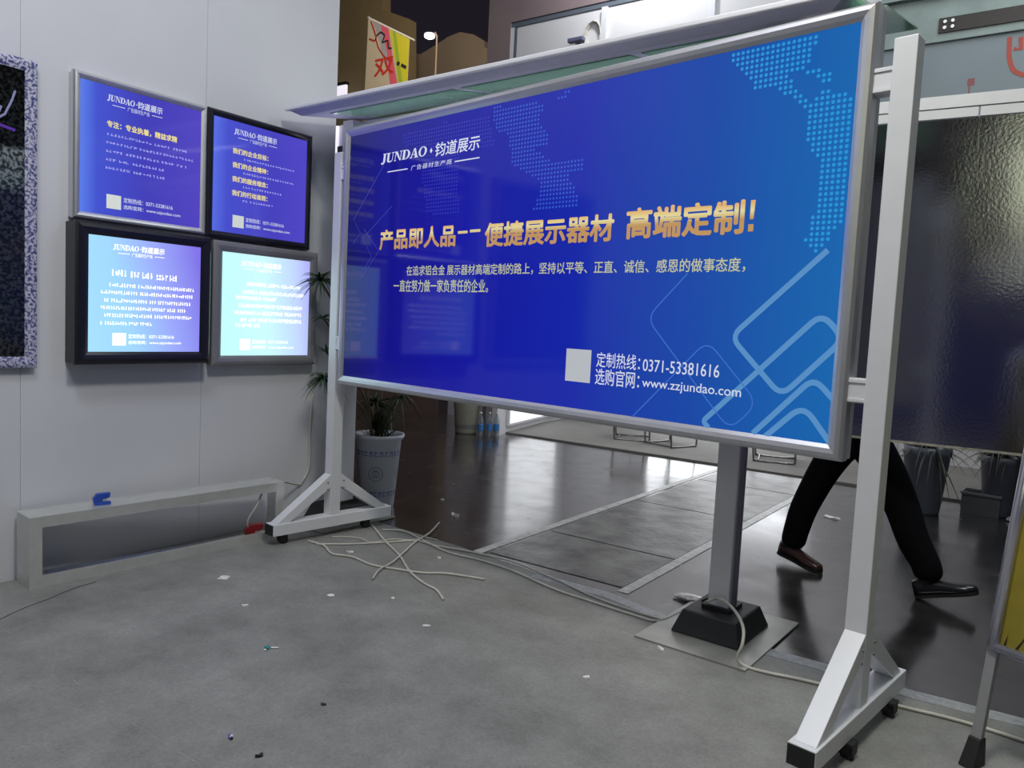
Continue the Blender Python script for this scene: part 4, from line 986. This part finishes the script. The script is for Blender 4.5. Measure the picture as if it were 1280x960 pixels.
bm = NB(); stroke(bm, [fpt(*q_) for q_ in ((.74, .44), (.80, .455))], .07, -.0085); stroke(bm, [fpt(*q_) for q_ in ((.84, .45), (.96, .47))], .06, -.0085); link('small_dark_lettering', bm, MATS['flag_black'], ck)
(xa, za), (xb, zb2) = fpt(.22, .74), fpt(.66, .36)
txt('red_lettering', '双', xa, za, xb, zb2, mat('flag_red', (.50, .03, .02), .7), ck, y=-.009, bold=.03)
link('flag_pole', tube(NB(), [(TLx-.10, .02, 0), (TLx-.02, .02, TLz+.05)], .02, 8), GREY, flg)
link('top_arm', tube(NB(), [(TLx-.04, .02, TLz+.03), (TRx+.10, .02, TRz-.03)], .018, 8), WHP, flg)
# street type lamp in the hall
lp = fz(537, 45, 11.2); lb = fz(544, 80, 11.2)
lam = root('hall_lamp', 'glowing oval lamp on a thin post high against the dark hall', 'lamp', (lb.x, 11.2, 0))
dx = lp.x-lb.x
bm = bmesh.new(); bmesh.ops.create_uvsphere(bm, u_segments=20, v_segments=10, radius=1)
for v in bm.verts: v.co = Vector((v.co.x*.105+dx, v.co.y*.1, v.co.z*.055+lp.z))
link('lamp_globe', bm, mat('lit_lamp', (1, 1, 1), .3, emit=(1.0, .85, 1.0), es=6), lam, smooth=True)
bm = bmesh.new(); bmesh.ops.create_uvsphere(bm, u_segments=20, v_segments=8, radius=1)
for v in bm.verts: v.co = Vector((v.co.x*.12+dx, v.co.y*.11, max(v.co.z, 0)*.05+lp.z+.035))
link('lamp_cap', bm, RUB, lam)
link('lamp_post', tube(NB(), [(0, .02, 0), (0, .02, lp.z-.02), (dx*.3, .02, lp.z+.05)], .016, 8), mat('tan_post', (.40, .30, .22), .5), lam)

# chairs of the neighbouring booth (only their feet show under the sign)
CHR = mat('dark_chrome', (.25, .24, .24), .2, .9)
SEATM = mat('chair_black_seat', (.02, .02, .022), .6, noise=.1)
def chair(label, px, py, rz):
    P = fp(px, py, .02); r = root('sled_chair', label, 'chair', (P.x, P.y, .02), rad(rz), 'chairs on the pale carpet behind the sign')
    for s in (-1, 1):
        link('side_frame', tube(NB(), smoothpath([(-.24, s*.22, .46), (-.22, s*.22, .05), (-.17, s*.22, .012), (.16, s*.22, .012), (.22, s*.22, .06), (.18, s*.22, .46), (.24, s*.22, .85)], 5), .011, 8), CHR, r, smooth=True)
    link('cross_bar', tube(NB(), [(-.17, -.22, .012), (-.17, .22, .012)], .010, 8), CHR, r)
    link('seat', bx(NB(), -.24, .20, -.22, .22, .45, .49), SEATM, r, bevel=.012)
    link('backrest', bx(NB(), .20, .23, -.21, .21, .60, .88), SEATM, r, bevel=.012)
chair('sled base chair furthest left on the pale carpet behind the sign', 790, 548, 25)
chair('middle sled base chair on the pale carpet behind the sign', 838, 556, 70)
chair('sled base chair right of the column on the pale carpet', 968, 575, 15)

# unseen booth added behind the camera for its reflections in the metal sheet
ob = root('added_reflection_booth', 'added glowing bands and blue wall behind the camera, placed for reflections', 'booth', (0, -5.2, 0))
link('blue_reflection_wall', bx(NB(), -5.5, 6, -.1, 0, 0, 2.5), mat('navy_reflection_wall', (.10, .10, .36), .6), ob)  # added blue surface, mirrored in the lower part of the sheet
hdm = mat('reflection_band_glow', (.5, .5, .4), .5, emit=(.75, .80, .50), es=1.7, noise=.1)
link('header', bx(NB(), .45, 6, -.1, .02, 3.35, 4.9), hdm, ob)  # added glowing band for the bright reflection at the sheet's top
link('red_reflection_band', bx(NB(), .3, 6, -.1, .03, 3.05, 3.35), mat('dull_red_strip', (.25, .06, .05), .5), ob)  # added for the dull red band in the reflection
link('glowing_reflection_strip', bx(NB(), .45, 6, -.1, .04, 2.60, 2.9), mat('reflection_strip_glow', (.6, .6, .5), .5, emit=(.85, .88, .66), es=1.5), ob)  # added glowing strip for the second bright band in the reflection
link('reflection_band_post', bx(NB(), 5.8, 6, -.1, 0, 2.5, 3.35), GREY, ob)
link('reflection_band_post', bx(NB(), .3, .5, -.1, 0, 2.5, 3.35), GREY, ob)

# ------------------------------------------------------------------ the walking person
def skin_obj(name, verts, edges, radii, material, parent, sub=2, rootv=0):
    me = bpy.data.meshes.new(name); me.from_pydata([tuple(v) for v in verts], edges, []); me.materials.append(material)
    o = bpy.data.objects.new(name, me); COL.objects.link(o); o.parent = parent
    sk = o.modifiers.new('skin', 'SKIN'); sk.use_smooth_shade = True
    for i, r_ in enumerate(radii):
        sv = me.skin_vertices[0].data[i]; sv.radius = r_ if isinstance(r_, tuple) else (r_, r_); sv.use_root = (i == rootv)
    s = o.modifiers.new('sub', 'SUBSURF'); s.levels = sub; s.render_levels = sub
    bpy.context.view_layer.update()
    nm = bpy.data.meshes.new_from_object(o.evaluated_get(bpy.context.evaluated_depsgraph_get()))
    o.modifiers.clear(); o.data = nm
    for p_ in nm.polygons: p_.use_smooth = True
    return o
PO = Vector((-.92, 4.80, 0))
person = root('person', 'person in black trousers and dark shoes striding to the right behind the sign', 'person', PO)
def L_(x, y, z): return Vector((x, y, z))-PO
TRO = mat('black_trousers', (.005, .005, .007), .9, noise=.2, spec=.1, bump=.3, bscale=18)
JKT = mat('dark_jacket', (.012, .012, .02), .8, noise=.15)
SKN = mat('skin_tone', (.42, .24, .16), .5)
hip = L_(-.90, 4.82, .92)
hl, hr = L_(-.98, 4.90, .84), L_(-.83, 4.73, .84)
kl, al = L_(-1.125, 4.87, .56), L_(-1.255, 4.90, .14)
kr, ar = L_(-.65, 4.76, .50), L_(-.485, 4.74, .14)
chest = L_(-.86, 4.80, 1.22); neck = L_(-.85, 4.80, 1.42)
shl, shr = L_(-.90, 4.98, 1.36), L_(-.82, 4.62, 1.36)
ell, wrl = L_(-.90, 5.03, 1.10), L_(-.72, 4.99, 1.08)
elr, wrr = L_(-.88, 4.60, 1.10), L_(-.72, 4.64, 1.12)
headb = L_(-.84, 4.80, 1.50)
V_ = [hip, chest, neck, headb, hl, kl, al, hr, kr, ar, shl, ell, wrl, shr, elr, wrr]
E_ = [(0, 1), (1, 2), (2, 3), (0, 4), (4, 5), (5, 6), (0, 7), (7, 8), (8, 9), (1, 10), (10, 11), (11, 12), (1, 13), (13, 14), (14, 15)]
R_ = [(.15, .12), (.16, .12), .07, .055, .095, .066, .045, .095, .066, .045, .065, .045, .028, .065, .045, .028]
skin_obj('body', V_, E_, R_, SKN, person)
# trousers over the legs, with loose hems
def leg_tube(pts, rs): return tube(NB(), smoothpath(pts, 6), None or [rs[min(int(i/6), len(rs)-1)]+(rs[min(int(i/6)+1, len(rs)-1)]-rs[min(int(i/6), len(rs)-1)])*((i % 6)/6) for i in range(6*(len(pts)-1)+1)], 18)
TV = [hip+Vector((0, 0, .06)), hip, hl, (hl+kl)/2+Vector((-.01, 0, 0)), kl, (kl+al)/2+Vector((-.02, 0, 0)), al+Vector((.004, 0, .03)), al+Vector((-.005, 0, -.045)), hr, (hr+kr)/2, kr, (kr+ar)/2+Vector((-.012, 0, 0)), ar+Vector((0, 0, .03)), ar+Vector((0, 0, -.035))]
skin_obj('trousers', TV, [(0, 1), (1, 2), (2, 3), (3, 4), (4, 5), (5, 6), (6, 7), (1, 8), (8, 9), (9, 10), (10, 11), (11, 12), (12, 13)],
         [(.17, .14), (.17, .14), .118, .102, .092, .085, .078, .078, .125, .115, .098, .09, .08, .078], TRO, person, rootv=1)
skin_obj('jacket', [hip+Vector((0, 0, -.02)), chest, neck+Vector((0, 0, -.03)), shl, ell, wrl, shr, elr, wrr], [(0, 1), (1, 2), (1, 3), (3, 4), (4, 5), (1, 6), (6, 7), (7, 8)],
         [(.18, .15), (.19, .15), .085, .085, .06, .045, .085, .06, .045], JKT, person, rootv=1)
# head
bm = bmesh.new(); bmesh.ops.create_uvsphere(bm, u_segments=24, v_segments=18, radius=1)
hc = L_(-.82, 4.80, 1.60)
for v in bm.verts:
    x, y_, z = v.co; fz_ = 1-.25*max(0, -z)
    v.co = Vector((x*.095*fz_+.012*max(x, 0), y_*.075*fz_, z*.115))+hc
hd_ = link('head', bm, SKN, person, smooth=True)
bm = NB(); hexa(bm, [hc+Vector(q_) for q_ in ((.09, -.014, -.03), (.125, -.008, -.025), (.125, .008, -.025), (.09, .014, -.03), (.09, -.008, .02), (.10, -.004, .02), (.10, .004, .02), (.09, .008, .02))]); link('nose', bm, SKN, hd_)
for s in (-1, 1):
    bm = bmesh.new(); bmesh.ops.create_uvsphere(bm, u_segments=10, v_segments=8, radius=.011)
    for v in bm.verts: v.co += hc+Vector((.088, s*.032, .012))
    link('eye', bm, RUB, hd_, smooth=True)
    bm = bmesh.new(); bmesh.ops.create_uvsphere(bm, u_segments=10, v_segments=8, radius=1)
    for v in bm.verts: v.co = Vector((v.co.x*.018, v.co.y*.008, v.co.z*.03))+hc+Vector((0, s*.076, -.005))
    link('ear', bm, SKN, hd_, smooth=True)
bm = NB(); bx(bm, .086, .098, -.022, .022, -.062, -.055, Matrix.Translation(hc)); link('mouth', bm, REDP, hd_)
bm = bmesh.new(); bmesh.ops.create_uvsphere(bm, u_segments=24, v_segments=16, radius=1)
bmesh.ops.delete(bm, geom=[v for v in bm.verts if v.co.z < -.25 or (v.co.x > .45 and v.co.z < .45)], context='VERTS')
for v in bm.verts: v.co = Vector((v.co.x*.105-.006, v.co.y*.085, v.co.z*.125))+hc
link('hair', bm, RUB, person, smooth=True)
# hands with five fingers
for w_, e_ in ((wrl, ell), (wrr, elr)):
    d = (w_-e_).normalized(); sd = Vector((1, 0, 0)) if abs(d.x) < .6 else Vector((0, 0, 1)); sd = (sd-d*sd.dot(d)).normalized(); nn = d.cross(sd)
    vv = [w_, w_+d*.05, w_+d*.085]; ee = [(0, 1), (1, 2)]; rr2 = [(.024, .018), (.034, .015), (.034, .013)]
    for k, (o_, l_) in enumerate(((-.027, .062), (-.009, .075), (.009, .07), (.027, .055))):
        i0 = len(vv); vv += [w_+d*.09+sd*o_, w_+d*(.09+l_*.5)+sd*o_+nn*.008, w_+d*(.09+l_*.9)+sd*o_*.95+nn*.03]; ee += [(2, i0), (i0, i0+1), (i0+1, i0+2)]; rr2 += [.010, .009, .008]
    i0 = len(vv); vv += [w_+d*.045+sd*-.045, w_+d*.085+sd*-.06+nn*.015]; ee += [(1, i0), (i0, i0+1)]; rr2 += [.011, .009]
    skin_obj('hand', vv, ee, rr2, SKN, person)
# shoes
def shoe(heel, toe, ankle, m_, lift):
    d = (toe-heel); Ls = d.length; d.normalize(); s = Vector((0, 0, 1)).cross(d).normalized(); up = d.cross(s)
    prof = [(0, .030, .075), (.10, .038, .080), (.30, .036, .078), (.48, .038, .062), (.65, .047, .048), (.82, .046, .040), (.94, .034, .032), (1.0, .014, .020)]
    bm = NB(); rings = []
    for f, hw, hh in prof:
        c = heel+d*(Ls*f); ring = []
        for k in range(14):
            a = math.pi*k/13
            ring.append(bm.verts.new(c+s*(hw*math.cos(a))+up*(hh*max(math.sin(a), 0)**.7)))
        rings.append(ring)
    for i in range(len(rings)-1):
        for k in range(13): bm.faces.new((rings[i][k], rings[i][k+1], rings[i+1][k+1], rings[i+1][k]))
        bm.faces.new((rings[i][13], rings[i][0], rings[i+1][0], rings[i+1][13]))
    bm.faces.new(rings[0]); bm.faces.new(rings[-1])
    sh = link('shoe', bm, m_, person, smooth=True)
    bm = NB(); prev = None
    for f, hw, hh in prof:
        c = heel+d*(Ls*f); q_ = [bm.verts.new(c+s*(hw+.004)-up*.000), bm.verts.new(c-s*(hw+.004)), bm.verts.new(c-s*(hw+.004)-up*.018), bm.verts.new(c+s*(hw+.004)-up*.018)]
        if prev:
            for k in range(4): bm.faces.new((prev[k], prev[(k+1) % 4], q_[(k+1) % 4], q_[k]))
        else: bm.faces.new(q_)
        prev = q_
    bm.faces.new(prev); link('sole', bm, RUB, sh)
    link('lace', tube(NB(), [heel+d*Ls*.42+s*.025+up*.066, heel+d*Ls*.45+up*.074, heel+d*Ls*.42-s*.025+up*.066], .004, 6), RUB, sh)
    link('ankle_sock', tube(NB(), [heel+d*Ls*.15+up*.05, ankle], [.036, .042], 12), RUB, sh)
shoe(L_(-1.335, 4.935, .055), L_(-1.055, 4.80, .021), al, mat('brown_leather', (.05, .02, .018), .25, noise=.1), 0)
shoe(L_(-.54, 4.735, .022), L_(-.245, 4.73, .115), ar, mat('black_leather', (.012, .012, .016), .25, noise=.1), 0)
